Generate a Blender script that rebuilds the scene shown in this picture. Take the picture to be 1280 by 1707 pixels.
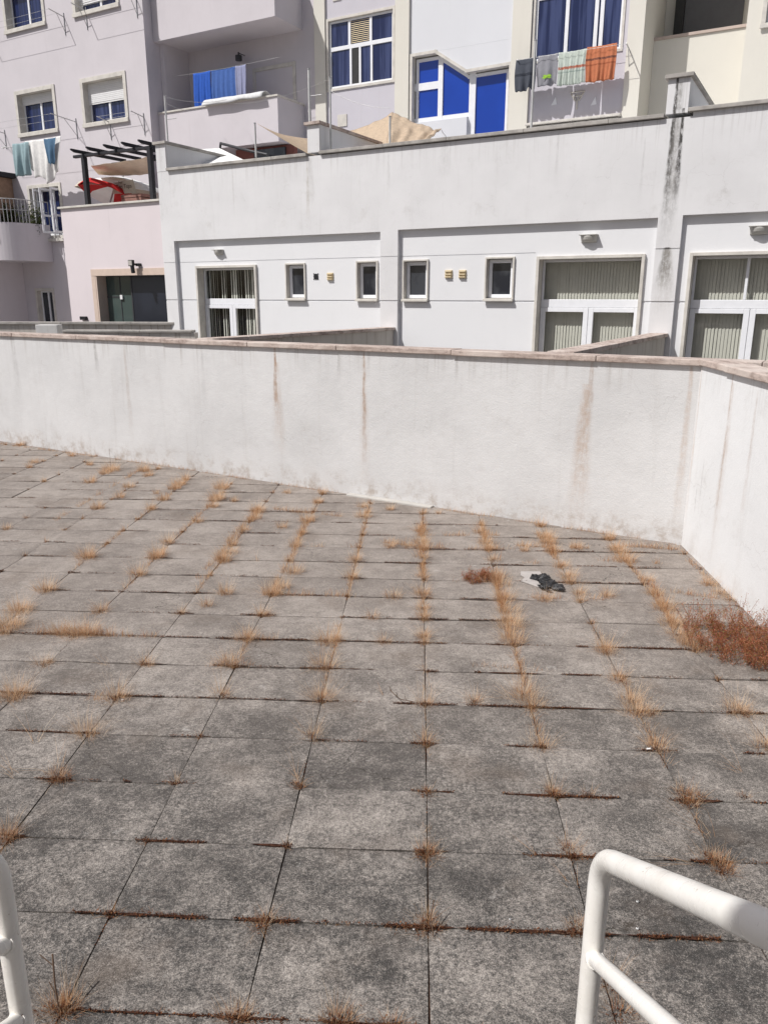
import bpy, bmesh, math, random
import numpy as np
from mathutils import Vector, Matrix, noise as mnoise
for o in list(bpy.data.objects): bpy.data.objects.remove(o)
random.seed(7)
SC = bpy.context.scene
COL = SC.collection
PI = math.pi

# ------------------------------------------------------------------ camera
F_PX, PITCH, ROLL, EYE = 1277.19, math.radians(15.556), math.radians(0.1347), 2.25
cd = bpy.data.cameras.new('camera'); cam = bpy.data.objects.new('camera', cd); COL.objects.link(cam)
cd.sensor_fit = 'VERTICAL'; cd.sensor_height = 24; cd.lens = 24 * F_PX / 1707
cd.clip_start = 0.05; cd.clip_end = 500
fw = np.array([0, math.cos(PITCH), -math.sin(PITCH)]); up = np.array([0, math.sin(PITCH), math.cos(PITCH)]); rt = np.array([1., 0, 0])
r2 = math.cos(ROLL) * rt + math.sin(ROLL) * up; u2 = -math.sin(ROLL) * rt + math.cos(ROLL) * up
cam.matrix_world = Matrix(((r2[0], u2[0], -fw[0], 0), (r2[1], u2[1], -fw[1], 0), (r2[2], u2[2], -fw[2], EYE), (0, 0, 0, 1)))
SC.camera = cam

# ------------------------------------------------------------------ frames (measured from the photograph)
FA = math.radians(119.575)                       # bearing of the house fronts
U = np.array([math.sin(FA), math.cos(FA), 0]); N = np.array([-U[1], U[0], 0])
ANG = math.atan2(U[1], U[0])
CC = np.array([0, 0, EYE])
def ray(x, y): return (x - 640) / F_PX * r2 - (y - 853.5) / F_PX * u2 + fw
def G(x, y, z=0):                                # measured ground point
    d = ray(x, y); return CC + (z - EYE) / d[2] * d
def P(x, y, v):                                  # measured point (u, v, z) on the house-front plane at depth v
    d = ray(x, y); q = CC + (v - CC @ N) / (d @ N) * d
    return (float(q @ U), v, float(q[2]))

# ------------------------------------------------------------------ light
SUN = (0.72 * U + 1.0 * N + np.array([0, 0, -1.62])); SUN /= np.linalg.norm(SUN)   # travel direction
w = bpy.data.worlds.new('World'); SC.world = w; w.use_nodes = True
nt = w.node_tree; bg = nt.nodes['Background']
sky = nt.nodes.new('ShaderNodeTexSky'); sky.sky_type = 'NISHITA'; sky.sun_disc = False
sky.sun_elevation = math.asin(-SUN[2]); sky.sun_rotation = math.atan2(-SUN[0], -SUN[1]) % (2 * PI)
sky.air_density = 0.8; sky.dust_density = 3.0; sky.ozone_density = 0.3
nt.links.new(sky.outputs[0], bg.inputs[0]); bg.inputs[1].default_value = 0.075
sl = bpy.data.lights.new('sun', 'SUN'); so = bpy.data.objects.new('sun', sl); COL.objects.link(so)
sl.energy = 4.6; sl.angle = math.radians(0.53); sl.color = (1.0, 0.98, 0.955)
so.rotation_euler = Vector(SUN).to_track_quat('-Z', 'Y').to_euler(); so.location = (-20, -10, 30)
vs = SC.view_settings; vs.view_transform = 'Standard'; vs.look = 'None'; vs.gamma = 1; vs.use_curve_mapping = False
vs.exposure = 0.0
SC.cycles.max_bounces = 8; SC.cycles.transparent_max_bounces = 16

# ------------------------------------------------------------------ materials
class NT:
    def __init__(s, name):
        s.m = bpy.data.materials.new(name); s.m.use_nodes = True; s.t = s.m.node_tree
        s.b = s.t.nodes['Principled BSDF']; s.out = s.t.nodes['Material Output']
        s.tc = s.t.nodes.new('ShaderNodeTexCoord'); s.obj = s.tc.outputs['Object']
    def link(s, a, b):
        if isinstance(a, (int, float)): b.default_value = a
        elif isinstance(a, (tuple, list)): b.default_value = (*a, 1)[:4] if len(b.default_value) == 4 else a
        else: s.t.links.new(a, b)
    def math(s, op, a, b=0.0, c=0.0, clamp=False):
        n = s.t.nodes.new('ShaderNodeMath'); n.operation = op; n.use_clamp = clamp
        s.link(a, n.inputs[0]); s.link(b, n.inputs[1]); s.link(c, n.inputs[2]); return n.outputs[0]
    def map(s, sc, vec=None):
        n = s.t.nodes.new('ShaderNodeMapping'); n.inputs['Scale'].default_value = sc; s.link(vec or s.obj, n.inputs[0]); return n.outputs[0]
    def noise(s, scale, detail=4, rough=.55, vec=None, dist=0):
        n = s.t.nodes.new('ShaderNodeTexNoise'); n.inputs['Scale'].default_value = scale; n.inputs['Detail'].default_value = detail
        n.inputs['Roughness'].default_value = rough; n.inputs['Distortion'].default_value = dist
        s.link(vec or s.obj, n.inputs['Vector']); return n.outputs[0]
    def vor(s, scale, vec=None, feat='F1'):
        n = s.t.nodes.new('ShaderNodeTexVoronoi'); n.feature = feat; n.inputs['Scale'].default_value = scale; s.link(vec or s.obj, n.inputs['Vector']); return n.outputs[0]
    def step(s, v, a, b, lo=0.0, hi=1.0):
        n = s.t.nodes.new('ShaderNodeMapRange'); n.interpolation_type = 'SMOOTHSTEP'; s.link(v, n.inputs[0])
        for i, q in enumerate((a, b, lo, hi)): n.inputs[i + 1].default_value = q
        return n.outputs[0]
    def mix(s, f, a, b, mode='MIX'):
        n = s.t.nodes.new('ShaderNodeMix'); n.data_type = 'RGBA'; n.blend_type = mode
        s.link(f, n.inputs[0]); s.link(a, n.inputs[6]); s.link(b, n.inputs[7]); return n.outputs[2]
    def ramp(s, f, stops):
        n = s.t.nodes.new('ShaderNodeValToRGB'); s.link(f, n.inputs[0]); e = n.color_ramp.elements
        while len(e) < len(stops): e.new(.5)
        for q, (p, c) in zip(e, stops): q.position = p; q.color = (*c, 1)
        return n.outputs[0]
    def island(s): return s.t.nodes.new('ShaderNodeNewGeometry').outputs['Random Per Island']
    def xyz(s):
        n = s.t.nodes.new('ShaderNodeSeparateXYZ'); s.link(s.obj, n.inputs[0]); return n.outputs
    def bump(s, h, strength, dist=.01):
        n = s.t.nodes.new('ShaderNodeBump'); n.inputs['Strength'].default_value = strength; n.inputs['Distance'].default_value = dist
        s.link(h, n.inputs['Height']); s.link(n.outputs[0], s.b.inputs['Normal'])
    def fin(s, col, rough=.8, spec=.3, metal=0.0):
        s.link(col, s.b.inputs['Base Color']); s.link(rough, s.b.inputs['Roughness']); s.b.inputs['Specular IOR Level'].default_value = spec
        s.link(metal, s.b.inputs['Metallic']); return s.m

def plaster(name, col, mott=.10, drip=.25, streaks=(), base=0.0, dirtcol=(.30, .27, .24), foot=None, top=None, bump=.25, cracks=0):
    s = NT(name); x, y, z = s.xyz()
    n1 = s.noise(.9, 7, .6); n2 = s.noise(1.0, 6, .65, s.map((7, 7, .5)))
    n3 = s.noise(6, 6, .7); n4 = s.noise(70, 3, .6)
    c = s.mix(s.step(n1, .35, .7), col, tuple(k * (1 - mott) for k in col))
    c = s.mix(s.math('MULTIPLY', s.step(n3, .5, .75), mott * 2), c, tuple(k * .82 for k in col))
    c = s.mix(s.math('MULTIPLY', s.step(n2, .54, .74), drip), c, dirtcol)
    if foot is not None:         # splash dirt creeping up from the floor at height foot
        fz = s.math('ADD', s.math('SUBTRACT', z, foot[0]), s.math('MULTIPLY', s.math('SUBTRACT', n3, .5), .35))
        c = s.mix(s.math('MULTIPLY', s.step(fz, 0.02, foot[1], 1, 0), s.step(s.noise(5, 7, .8), .44, .66, .05, foot[2])), c, foot[3])
    if top is not None:          # runs of dirt under the coping at height top
        tz = s.math('SUBTRACT', top[0], z); nn = s.noise(1.0, 5, .7, s.map((14, 14, .25)))
        c = s.mix(s.math('MULTIPLY', s.step(tz, 0, top[1], 1, 0), s.step(nn, .5, .7, 0, top[2])), c, dirtcol)
    wob = s.math('MULTIPLY', s.math('SUBTRACT', s.noise(2.2, 4, .6, s.map((.3, .3, 1))), .5), .05)
    brk = s.math('MULTIPLY_ADD', s.noise(1.0, 6, .8, s.map((26, 26, 9))), .6, s.math('MULTIPLY', s.noise(5, 5, .7), .4))
    for (x0, wd, zt, ln, st, cl) in streaks:
        t = s.math('DIVIDE', s.math('SUBTRACT', zt, z), ln)                 # 0 at top, 1 at end
        dx = s.math('ABSOLUTE', s.math('ADD', s.math('SUBTRACT', x, x0 - base), wob))
        wv = s.math('MULTIPLY_ADD', t, wd * 1.0, wd * .45)
        m = s.step(s.math('DIVIDE', dx, wv), .25, 1.0, 1, 0)
        m = s.math('MULTIPLY', m, s.step(t, 0.35, 1.05, 1, 0)); m = s.math('MULTIPLY', m, s.step(t, -.012, 0.0, 0, 1))
        m = s.math('MULTIPLY', m, s.step(brk, .38, .60, .12, 1.0)); m = s.math('MULTIPLY', m, st, clamp=True)
        c = s.mix(m, c, cl)
    if cracks:
        dv = s.t.nodes.new('ShaderNodeVectorMath'); dv.operation = 'MULTIPLY_ADD'; nz = s.t.nodes.new('ShaderNodeTexNoise'); nz.inputs['Scale'].default_value = 3; nz.inputs['Detail'].default_value = 6
        s.link(s.obj, nz.inputs['Vector']); s.t.links.new(nz.outputs['Color'], dv.inputs[0]); dv.inputs[1].default_value = (.5, .5, .5); s.link(s.obj, dv.inputs[2])
        cr = s.vor(1.6, dv.outputs[0], 'DISTANCE_TO_EDGE'); k = s.step(cr, .002, .007, 1, 0); k = s.math('MULTIPLY', k, s.step(s.noise(.9, 3), .50, .60, 0, cracks))
        c = s.mix(k, c, (.25, .22, .20))
        blot = s.noise(2.3, 7, .72); c = s.mix(s.step(blot, .54, .72, 0, .30), c, (.46, .44, .42)); sc_ = s.noise(1.0, 4, .7, s.map((45, 45, 3))); c = s.mix(s.math('MULTIPLY', s.step(sc_, .66, .74), s.step(blot, .45, .6, 0, .35)), c, (.33, .30, .28))
    s.bump(s.math('ADD', s.math('MULTIPLY', n4, .4), n3), bump, .012)
    return s.fin(c, .9, .15)
def plain(name, col, rough=.6, spec=.3, metal=0.0, var=.08, scale=8, bump=0):
    s = NT(name); n = s.noise(scale, 5, .6)
    c = s.mix(s.step(n, .35, .7), col, tuple(k * (1 - var) for k in col))
    if bump: s.bump(s.noise(scale * 4, 4), bump, .01)
    return s.fin(c, rough, spec, metal)
def islandy(name, stops, rough=.85, trans=0.0):
    s = NT(name); c = s.ramp(s.island(), stops)
    s.b.inputs['Specular IOR Level'].default_value = .2
    m = s.fin(c, rough, .15)
    if trans:
        tr = s.t.nodes.new('ShaderNodeBsdfTranslucent'); mx = s.t.nodes.new('ShaderNodeMixShader'); mx.inputs[0].default_value = trans
        s.link(c, tr.inputs[0]); s.t.links.new(s.b.outputs[0], mx.inputs[1]); s.t.links.new(tr.outputs[0], mx.inputs[2]); s.t.links.new(mx.outputs[0], s.out.inputs[0])
    return m
def glass(name, tint=(.95, .96, .94), gloss=.05):
    s = NT(name); s.t.nodes.remove(s.b)
    tr = s.t.nodes.new('ShaderNodeBsdfTransparent'); gl = s.t.nodes.new('ShaderNodeBsdfGlossy'); fr = s.t.nodes.new('ShaderNodeLayerWeight')
    tr.inputs[0].default_value = (*tint, 1); gl.inputs['Roughness'].default_value = .02
    mx = s.t.nodes.new('ShaderNodeMixShader'); s.link(s.math('MULTIPLY_ADD', s.math('POWER', fr.outputs[1], 3.0), .7, gloss), mx.inputs[0])
    s.t.links.new(tr.outputs[0], mx.inputs[1]); s.t.links.new(gl.outputs[0], mx.inputs[2]); s.t.links.new(mx.outputs[0], s.out.inputs[0]); return s.m
def pane(name, a, b, sc=(9, 9, .4), rough=.08):
    s = NT(name); n = s.noise(1.0, 3, .5, s.map(sc)); c = s.mix(s.step(n, .42, .62), a, b)
    s.bump(s.noise(1.3, 2), .06, .02)
    return s.fin(c, rough, .6)
def fabric(name, col, bands=(), var=.12):
    # bands: (z0, z1, colour) in object z
    s = NT(name); x, y, z = s.xyz(); c = s.mix(s.step(s.noise(14, 5, .6), .35, .7), col, tuple(k * (1 - var) for k in col))
    for b0, b1, bc in bands:
        m = s.math('MULTIPLY', s.step(z, b0 - .006, b0), s.step(z, b1, b1 + .006, 1, 0))
        m = s.math('MULTIPLY', m, s.step(s.noise(60, 2, .5), .35, .5, .4, 1)); c = s.mix(m, c, bc)
    s.bump(s.noise(300, 2), .3, .003)
    tr = s.t.nodes.new('ShaderNodeBsdfTranslucent'); mx = s.t.nodes.new('ShaderNodeMixShader'); mx.inputs[0].default_value = .25
    s.fin(c, .95, .05); s.link(c, tr.inputs[0]); s.t.links.new(s.b.outputs[0], mx.inputs[1]); s.t.links.new(tr.outputs[0], mx.inputs[2]); s.t.links.new(mx.outputs[0], s.out.inputs[0])
    return s.m

M = {}
M['stone'] = plain('pale_stone', (.64, .61, .56), .8, .2, var=.18, scale=5, bump=.15)
M['stone_grey'] = plain('grey_stone', (.44, .415, .385), .85, .2, var=.35, scale=4, bump=.2)
M['white_frame'] = plain('white_frame_paint', (.80, .81, .84), .35, .4, var=.05)
M['shutter'] = plain('white_shutter', (.78, .78, .78), .5, .3, var=.05)
M['grey_shutter'] = plain('grey_shutter', (.55, .53, .50), .6, .3, var=.08)
M['navy'] = pane('navy_glass', (.010, .017, .06), (.024, .036, .11))
M['navy_curtain'] = pane('navy_glass_over_curtain', (.010, .017, .065), (.045, .060, .145), (9, 9, .5))
M['blue'] = pane('blue_panel', (.006, .045, .33), (.007, .050, .36), (1, 1, 1), .10)
M['dark'] = pane('dark_glass', (.018, .021, .030), (.05, .055, .065), (3, 3, 2))
M['green_glass'] = pane('grey_green_glass', (.06, .085, .08), (.085, .11, .10), (1, 1, 1))
M['glass'] = glass('clear_glass')
M['blind'] = plain('blind_fabric', (.60, .59, .54), .9, .1, var=.06)
M['blind_white'] = plain('pale_blind_fabric', (.72, .71, .66), .9, .1, var=.08)
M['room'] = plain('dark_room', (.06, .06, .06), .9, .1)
M['steel'] = plain('galvanised_steel', (.50, .50, .50), .45, .5, .6, var=.2, scale=20)
M['dark_metal'] = plain('dark_metal', (.06, .06, .065), .5, .4, .3, var=.2)
M['wood_dark'] = plain('black_stained_timber', (.028, .028, .034), .7, .3, var=.3, scale=12, bump=.2)
M['vent'] = plain('cream_plastic', (.66, .55, .36), .5, .3, var=.1)
M['lamp'] = plain('grey_lamp_housing', (.50, .49, .46), .6, .3, var=.15)
M['black'] = plain('black_plastic', (.015, .015, .017), .5, .4)

# ------------------------------------------------------------------ mesh building
class MB:
    def __init__(s): s.v = []; s.f = []; s.sm = []
    def add(s, vs, fs, smooth=False):
        o = len(s.v); s.v += [tuple(map(float, q)) for q in vs]
        for f in fs: s.f.append([o + i for i in f]); s.sm.append(smooth)
        return s
    def box(s, x0, x1, y0, y1, z0, z1):
        v = [(x, y, z) for z in (z0, z1) for y in (y0, y1) for x in (x0, x1)]
        return s.add(v, [(0, 2, 3, 1), (4, 5, 7, 6), (0, 1, 5, 4), (2, 6, 7, 3), (0, 4, 6, 2), (1, 3, 7, 5)])
    def prism(s, poly, v0, v1):       # poly in (u,z), extruded along v; poly clockwise or not
        n = len(poly); a = sum(poly[i][0] * poly[(i + 1) % n][1] - poly[(i + 1) % n][0] * poly[i][1] for i in range(n))
        if a < 0: poly = poly[::-1]
        vs_ = [(p[0], v0, p[1]) for p in poly] + [(p[0], v1, p[1]) for p in poly]
        fs = [list(range(n)), list(range(2 * n - 1, n - 1, -1))] + [(i, i + n, (i + 1) % n + n, (i + 1) % n) for i in range(n)]
        return s.add(vs_, fs)
    def plan(s, poly, z0, z1):        # poly in (x,y), extruded along z
        n = len(poly); a = sum(poly[i][0] * poly[(i + 1) % n][1] - poly[(i + 1) % n][0] * poly[i][1] for i in range(n))
        if a < 0: poly = poly[::-1]
        vs_ = [(p[0], p[1], z0) for p in poly] + [(p[0], p[1], z1) for p in poly]
        fs = [list(range(n - 1, -1, -1)), list(range(n, 2 * n))] + [(i, (i + 1) % n, (i + 1) % n + n, i + n) for i in range(n)]
        return s.add(vs_, fs)
    def tube(s, pts, r, n=10, cap=True, rs=None):
        pts = [Vector(p) for p in pts]; rings = []; ref = None
        for i, p in enumerate(pts):
            t = (pts[min(i + 1, len(pts) - 1)] - pts[max(i - 1, 0)]).normalized()
            if ref is None: ref = Vector((0, 0, 1)) if abs(t.z) < .9 else Vector((1, 0, 0))
            a = t.cross(ref).normalized(); b = a.cross(t).normalized(); ref = b
            rr = rs[i] if rs else r
            rings.append([p + (a * math.cos(2 * PI * k / n) + b * math.sin(2 * PI * k / n)) * rr for k in range(n)])
        vs_ = [q for ring in rings for q in ring]; fs = []
        for i in range(len(pts) - 1):
            for k in range(n): fs.append((i * n + k, (i + 1) * n + k, (i + 1) * n + (k + 1) % n, i * n + (k + 1) % n))
        s.add(vs_, fs, True)
        if cap: s.add(rings[0], [list(range(n))]); s.add(rings[-1], [list(range(n - 1, -1, -1))])
        return s
    def grid(s, fn, nu, nv, smooth=True, thick=None):
        vs_ = [fn(i / nu, j / nv) for j in range(nv + 1) for i in range(nu + 1)]
        fs = [(j * (nu + 1) + i, j * (nu + 1) + i + 1, (j + 1) * (nu + 1) + i + 1, (j + 1) * (nu + 1) + i) for j in range(nv) for i in range(nu)]
        return s.add(vs_, fs, smooth)
    def build(s, name, mat, parent=None, base=None, ang=None, bevel=0, solid=0):
        global CUR
        base = CUR[0] if base is None else base; ang = CUR[1] if ang is None else ang
        me = bpy.data.meshes.new(name)
        me.from_pydata([(x - base[0], y - base[1], z - base[2]) for x, y, z in s.v], [], s.f)
        me.polygons.foreach_set('use_smooth', s.sm); me.materials.append(mat if not isinstance(mat, str) else M[mat]); me.update()
        o = bpy.data.objects.new(name, me); COL.objects.link(o)
        if parent is None:
            c_, s_ = math.cos(ang), math.sin(ang)
            o.location = (c_ * base[0] - s_ * base[1], s_ * base[0] + c_ * base[1], base[2]); o.rotation_euler = (0, 0, ang)
        else: o.parent = parent
        if solid: md = o.modifiers.new('thickness', 'SOLIDIFY'); md.thickness = solid; md.offset = 0
        if bevel: md = o.modifiers.new('bevel', 'BEVEL'); md.width = bevel; md.segments = 2; md.limit_method = 'ANGLE'; md.angle_limit = .6
        return o
CUR = ((0, 0, 0), 0.0)
def frame(base, ang=None):
    global CUR
    CUR = (tuple(base), ANG if ang is None else ang)
def tag(o, label=None, cat=None, group=None, kind=None):
    if label: o['label'] = label
    if cat: o['category'] = cat
    if group: o['group'] = group
    if kind: o['kind'] = kind
    return o
def thing(name, base, label, cat, group=None, ang=None):
    frame(base, ang); o = bpy.data.objects.new(name, None); COL.objects.link(o); o.empty_display_size = .2
    c_, s_ = math.cos(CUR[1]), math.sin(CUR[1])
    o.location = (c_ * base[0] - s_ * base[1], s_ * base[0] + c_ * base[1], base[2]); o.rotation_euler = (0, 0, CUR[1])
    return tag(o, label, cat, group)
def single(name, base, mb, mat, label, cat, group=None, ang=None, **k):
    frame(base, ang); return tag(mb.build(name, mat, **k), label, cat, group)

def relief(u0, u1, z0, z1, v, vb, rects):
    """wall front as a relief: rects = (u0,u1,z0,z1,depth or None for an opening) laid over the base plane v; closed at vb"""
    us = sorted({u0, u1, *[min(max(q, u0), u1) for r in rects for q in r[:2]]}); zs = sorted({z0, z1, *[min(max(q, z0), z1) for r in rects for q in r[2:4]]})
    D = [[v] * (len(zs) - 1) for _ in us[:-1]]
    for r in rects:
        for i in range(len(us) - 1):
            for j in range(len(zs) - 1):
                cu, cz = (us[i] + us[i + 1]) / 2, (zs[j] + zs[j + 1]) / 2
                if r[0] < cu < r[1] and r[2] < cz < r[3]: D[i][j] = r[4]
    m = MB()
    dd = lambda i, j: D[i][j] if 0 <= i < len(us) - 1 and 0 <= j < len(zs) - 1 else 'out'
    for i in range(len(us) - 1):
        for j in range(len(zs) - 1):
            d = D[i][j]; a, b, c, e = us[i], us[i + 1], zs[j], zs[j + 1]
            if d is not None:
                m.add([(a, d, c), (b, d, c), (b, d, e), (a, d, e)], [(0, 1, 2, 3)])
                m.add([(a, vb, c), (b, vb, c), (b, vb, e), (a, vb, e)], [(3, 2, 1, 0)])
            for (ni, nj, p, q) in ((i + 1, j, (b, c), (b, e)), (i, j + 1, (a, e), (b, e)), (i - 1, j, (a, c), (a, e)), (i, j - 1, (a, c), (b, c))):
                n = dd(ni, nj)
                if n == 'out':
                    if d is None: continue
                    d2 = vb
                elif (ni, nj) < (i, j): continue
                else: d2 = vb if n is None else n
                d1 = vb if d is None else d
                if abs(d1 - d2) > 1e-6: m.add([(p[0], d1, p[1]), (q[0], d1, q[1]), (q[0], d2, q[1]), (p[0], d2, p[1])], [(0, 1, 2, 3)])
    return m
def ring(m, u0, u1, z0, z1, v0, v1, w, sill=0):
    m.box(u0, u0 + w, v0, v1, z0, z1); m.box(u1 - w, u1, v0, v1, z0, z1)
    m.box(u0 + w, u1 - w, v0, v1, z1 - w, z1)
    if sill >= 0: m.box(u0 + w, u1 - w, v0, v1, z0, z0 + (sill or w))
    return m

# ================================================================== SETTING: terrace floor
OX, OY, TW, TD, YAW, SK = .16765, 2.33104, .60067, .40701, -.050754, .00568
cxv = (math.cos(YAW), math.sin(YAW)); cyv = (-math.sin(YAW + SK), math.cos(YAW + SK))
def T(c, r): return (OX + c * TW * cxv[0] + r * TD * cyv[0], OY + c * TW * cxv[1] + r * TD * cyv[1])
def Tinv(x, y):
    a = np.linalg.solve(np.array([[TW * cxv[0], TD * cyv[0]], [TW * cxv[1], TD * cyv[1]]]), np.array([x - OX, y - OY])); return a   # (c, r)
A0 = G(1135, 908)[:2]; B0 = G(0, 735)[:2]; R0 = G(1225, 1000)[:2]
wd = (A0 - B0) / np.linalg.norm(A0 - B0); wn = np.array([-wd[1], wd[0]])           # along near wall, into wall
rd = np.array([math.sin(math.radians(4.014)), math.cos(math.radians(4.014))]); rn = np.array([rd[1], -rd[0]])
def inside(x, y, tol=0):
    q = np.array([x, y]) - A0; return q @ wn < tol and q @ rn < tol

s = NT('concrete_pavers'); x, y, z = s.xyz(); isl = s.island()
off = s.t.nodes.new('ShaderNodeCombineXYZ'); s.link(s.math('MULTIPLY', isl, 37.0), off.inputs[2]); s.link(s.math('MULTIPLY', isl, 11.0), off.inputs[0])
av = s.t.nodes.new('ShaderNodeVectorMath'); av.operation = 'ADD'; s.link(s.obj, av.inputs[0]); s.link(off.outputs[0], av.inputs[1])
sp = s.noise(190, 4, .75); grit = s.vor(150); pt = s.noise(3.6, 5, .6, av.outputs[0]); mid = s.noise(16, 5, .7, av.outputs[0]); fine_ = s.noise(60, 4, .7); big = s.noise(1.1, 4, .6)
far = s.step(y, 2.0, 6.5, 0, 1)  # view-angle brightening painted in: slabs turn lighter and browner with distance
m_ = s.math('MULTIPLY_ADD', s.math('SUBTRACT', pt, .5), 1.0, .5)                    # large lichen patches, different on every slab
m_ = s.math('ADD', m_, s.math('MULTIPLY', s.math('SUBTRACT', mid, .5), .9))
m_ = s.math('ADD', m_, s.math('MULTIPLY', s.math('SUBTRACT', fine_, .5), 1.3))
m_ = s.math('ADD', m_, s.math('MULTIPLY', s.math('SUBTRACT', sp, .5), 2.0))
m_ = s.math('ADD', m_, s.math('MULTIPLY', s.math('SUBTRACT', big, .5), .8))
m_ = s.math('ADD', m_, s.math('MULTIPLY', s.math('SUBTRACT', isl, .5), .20))
m_ = s.math('ADD', m_, s.math('MULTIPLY_ADD', far, -.20, .14))  # near slabs darkened, far ones lightened, as the view angle would show them
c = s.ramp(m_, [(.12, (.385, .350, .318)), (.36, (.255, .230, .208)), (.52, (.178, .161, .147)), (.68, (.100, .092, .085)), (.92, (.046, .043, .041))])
c = s.mix(s.step(grit, .10, .30, .55, 0), c, (.045, .043, .042))
c = s.mix(s.step(s.noise(240, 2, .5), .60, .72, 0, .45), c, (.50, .48, .46))
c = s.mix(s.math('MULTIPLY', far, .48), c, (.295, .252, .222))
c = s.mix(s.math('MULTIPLY', s.step(s.noise(7, 5, .65, s.map((1, 4, 1), av.outputs[0])), .5, .7), .25), c, (.15, .13, .12))
dvv = s.t.nodes.new('ShaderNodeVectorMath'); dvv.operation = 'MULTIPLY_ADD'; nz = s.t.nodes.new('ShaderNodeTexNoise'); nz.inputs['Scale'].default_value = 6; nz.inputs['Detail'].default_value = 6
s.link(av.outputs[0], nz.inputs['Vector']); s.t.links.new(nz.outputs['Color'], dvv.inputs[0]); dvv.inputs[1].default_value = (.22, .22, .22); s.link(av.outputs[0], dvv.inputs[2])
crk = s.vor(1.7, dvv.outputs[0], 'DISTANCE_TO_EDGE'); c = s.mix(s.math('MULTIPLY', s.step(crk, .0015, .005, 1, 0), s.step(isl, .80, .82, 0, .8)), c, (.04, .035, .03))
wh = s.noise(5.5, 6, .75, av.outputs[0]); c = s.mix(s.step(wh, .63, .72, 0, .55), c, (.42, .40, .375))
wet = s.noise(1.7, 5, .6); c = s.mix(s.step(wet, .52, .70, 0, .35), c, (.16, .125, .10))
s.bump(s.math('ADD', sp, s.math('MULTIPLY', grit, .8)), .45, .005)
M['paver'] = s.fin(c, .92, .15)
M['dirt'] = plain('joint_dirt', (.075, .045, .032), .95, .1, var=.5, scale=30, bump=.5)
M['ground'] = plain('courtyard_concrete', (.28, .26, .24), .9, .2, var=.3, scale=2)

fl = MB(); rnd = random.Random(3)
for c_ in range(-17, 8):
    for r_ in range(-5, 27):
        cs = [T(c_ + a, r_ + b) for a, b in ((0, 0), (1, 0), (1, 1), (0, 1))]
        if not any(inside(*q, tol=.1) for q in cs): continue
        if c_ >= 4 and r_ < -2: continue
        dz = rnd.uniform(-.003, .003); tx = rnd.uniform(-.009, .009); ty = rnd.uniform(-.014, .009) - .004; ck = [rnd.uniform(.012, .045) if rnd.random() < .16 else 0 for _ in range(4)]
        gc = .0018 + rnd.uniform(0, .0016); gr = .0006 + rnd.uniform(0, .0012); rot = rnd.uniform(-.004, .004)
        NU, NV = 10, 8
        def fn(a, b, c_=c_, r_=r_):
            ea, eb = (a - .5) * 2, (b - .5) * 2
            # points gathered toward the edge
            ga = math.copysign(abs(ea) ** .42, ea); gb = math.copysign(abs(eb) ** .42, eb)
            px = .5 + ga * (.5 - gc / TW); py = .5 + gb * (.5 - gr / TD)
            q = T(c_ + px + rot * gb, r_ + py + rot * ga * 1.5)
            ex = (1 - abs(ga)) * TW / 2; ey = (1 - abs(gb)) * TD / 2; e = min(ex, ey); er = math.hypot(max(0, .004 - ex), max(0, .004 - ey))
            h = dz + tx * ga * TW / 2 + ty * gb * TD / 2 - (er / .004) ** 2 * .002 - max(0, .05 - ex) * .006 - max(0, .06 - ey) * .012
            cc = ck[(1 if ga > 0 else 0) + (2 if gb > 0 else 0)]
            if cc and ex + ey < cc: h -= min(.02, (cc - ex - ey) * 1.1)
            h += (mnoise.noise((q[0] * 9, q[1] * 9, 0)) * .0012)
            n_ = mnoise.noise((q[0] * 35, q[1] * 35, 5)); h -= max(0, n_) * .004 * (e < .006)
            return (q[0], q[1], h)
        fl.grid(fn, NU, NV)
        cs2 = [fn(0, 0), fn(1, 0), fn(1, 1), fn(0, 1)]
        o_ = [(q[0], q[1], -.03) for q in cs2]
        # slab sides
        k0 = len(fl.v) - (NU + 1) * (NV + 1)
        per = [k0 + i for i in range(NU + 1)] + [k0 + j * (NU + 1) + NU for j in range(1, NV + 1)] + [k0 + NV * (NU + 1) + i for i in range(NU - 1, -1, -1)] + [k0 + j * (NU + 1) for j in range(NV - 1, 0, -1)]
        b0 = len(fl.v)
        L = len(per)
        for i in per: fl.v.append((fl.v[i][0], fl.v[i][1], -.03))
        for i in per: fl.v.append(fl.v[i])
        for i in range(L): fl.f.append([b0 + L + i, b0 + i, b0 + (i + 1) % L, b0 + L + (i + 1) % L]); fl.sm.append(False)
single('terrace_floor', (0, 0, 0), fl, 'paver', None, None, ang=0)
tag(bpy.data.objects['terrace_floor'], kind='structure')
jb = MB(); P0 = [T(-17, -5), T(6, -5), T(6, 20), T(-17, 30)]
jb.add([(x, y, -.014) for x, y in P0], [(0, 1, 2, 3)])
tag(single('joint_bed', (0, 0, 0), jb, 'dirt', None, None, ang=0), kind='structure')
gb_ = MB(); gb_.add([(-60, -30, -.045), (60, -30, -.045), (60, 70, -.045), (-60, 70, -.045)], [(0, 1, 2, 3)])
tag(single('ground', (0, 0, 0), gb_, 'ground', None, None, ang=0), kind='structure')

# ================================================================== boundary walls (white, stained, stone copings)
HW = 1.735
s = NT('pinkish_coping_stone'); x, y, z = s.xyz(); n = s.noise(5, 7, .7, s.map((1, 3, 3))); n2_ = s.noise(30, 5, .7)
c = s.mix(s.step(n, .4, .65), (.50, .415, .37), (.30, .235, .205)); c = s.mix(s.step(n2_, .5, .7, 0, .7), c, (.16, .12, .11))
c = s.mix(s.step(s.noise(2, 4), .5, .65, 0, .7), c, (.60, .53, .48))
s.bump(n2_, .4, .01); M['coping'] = s.fin(c, .85, .2)

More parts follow.
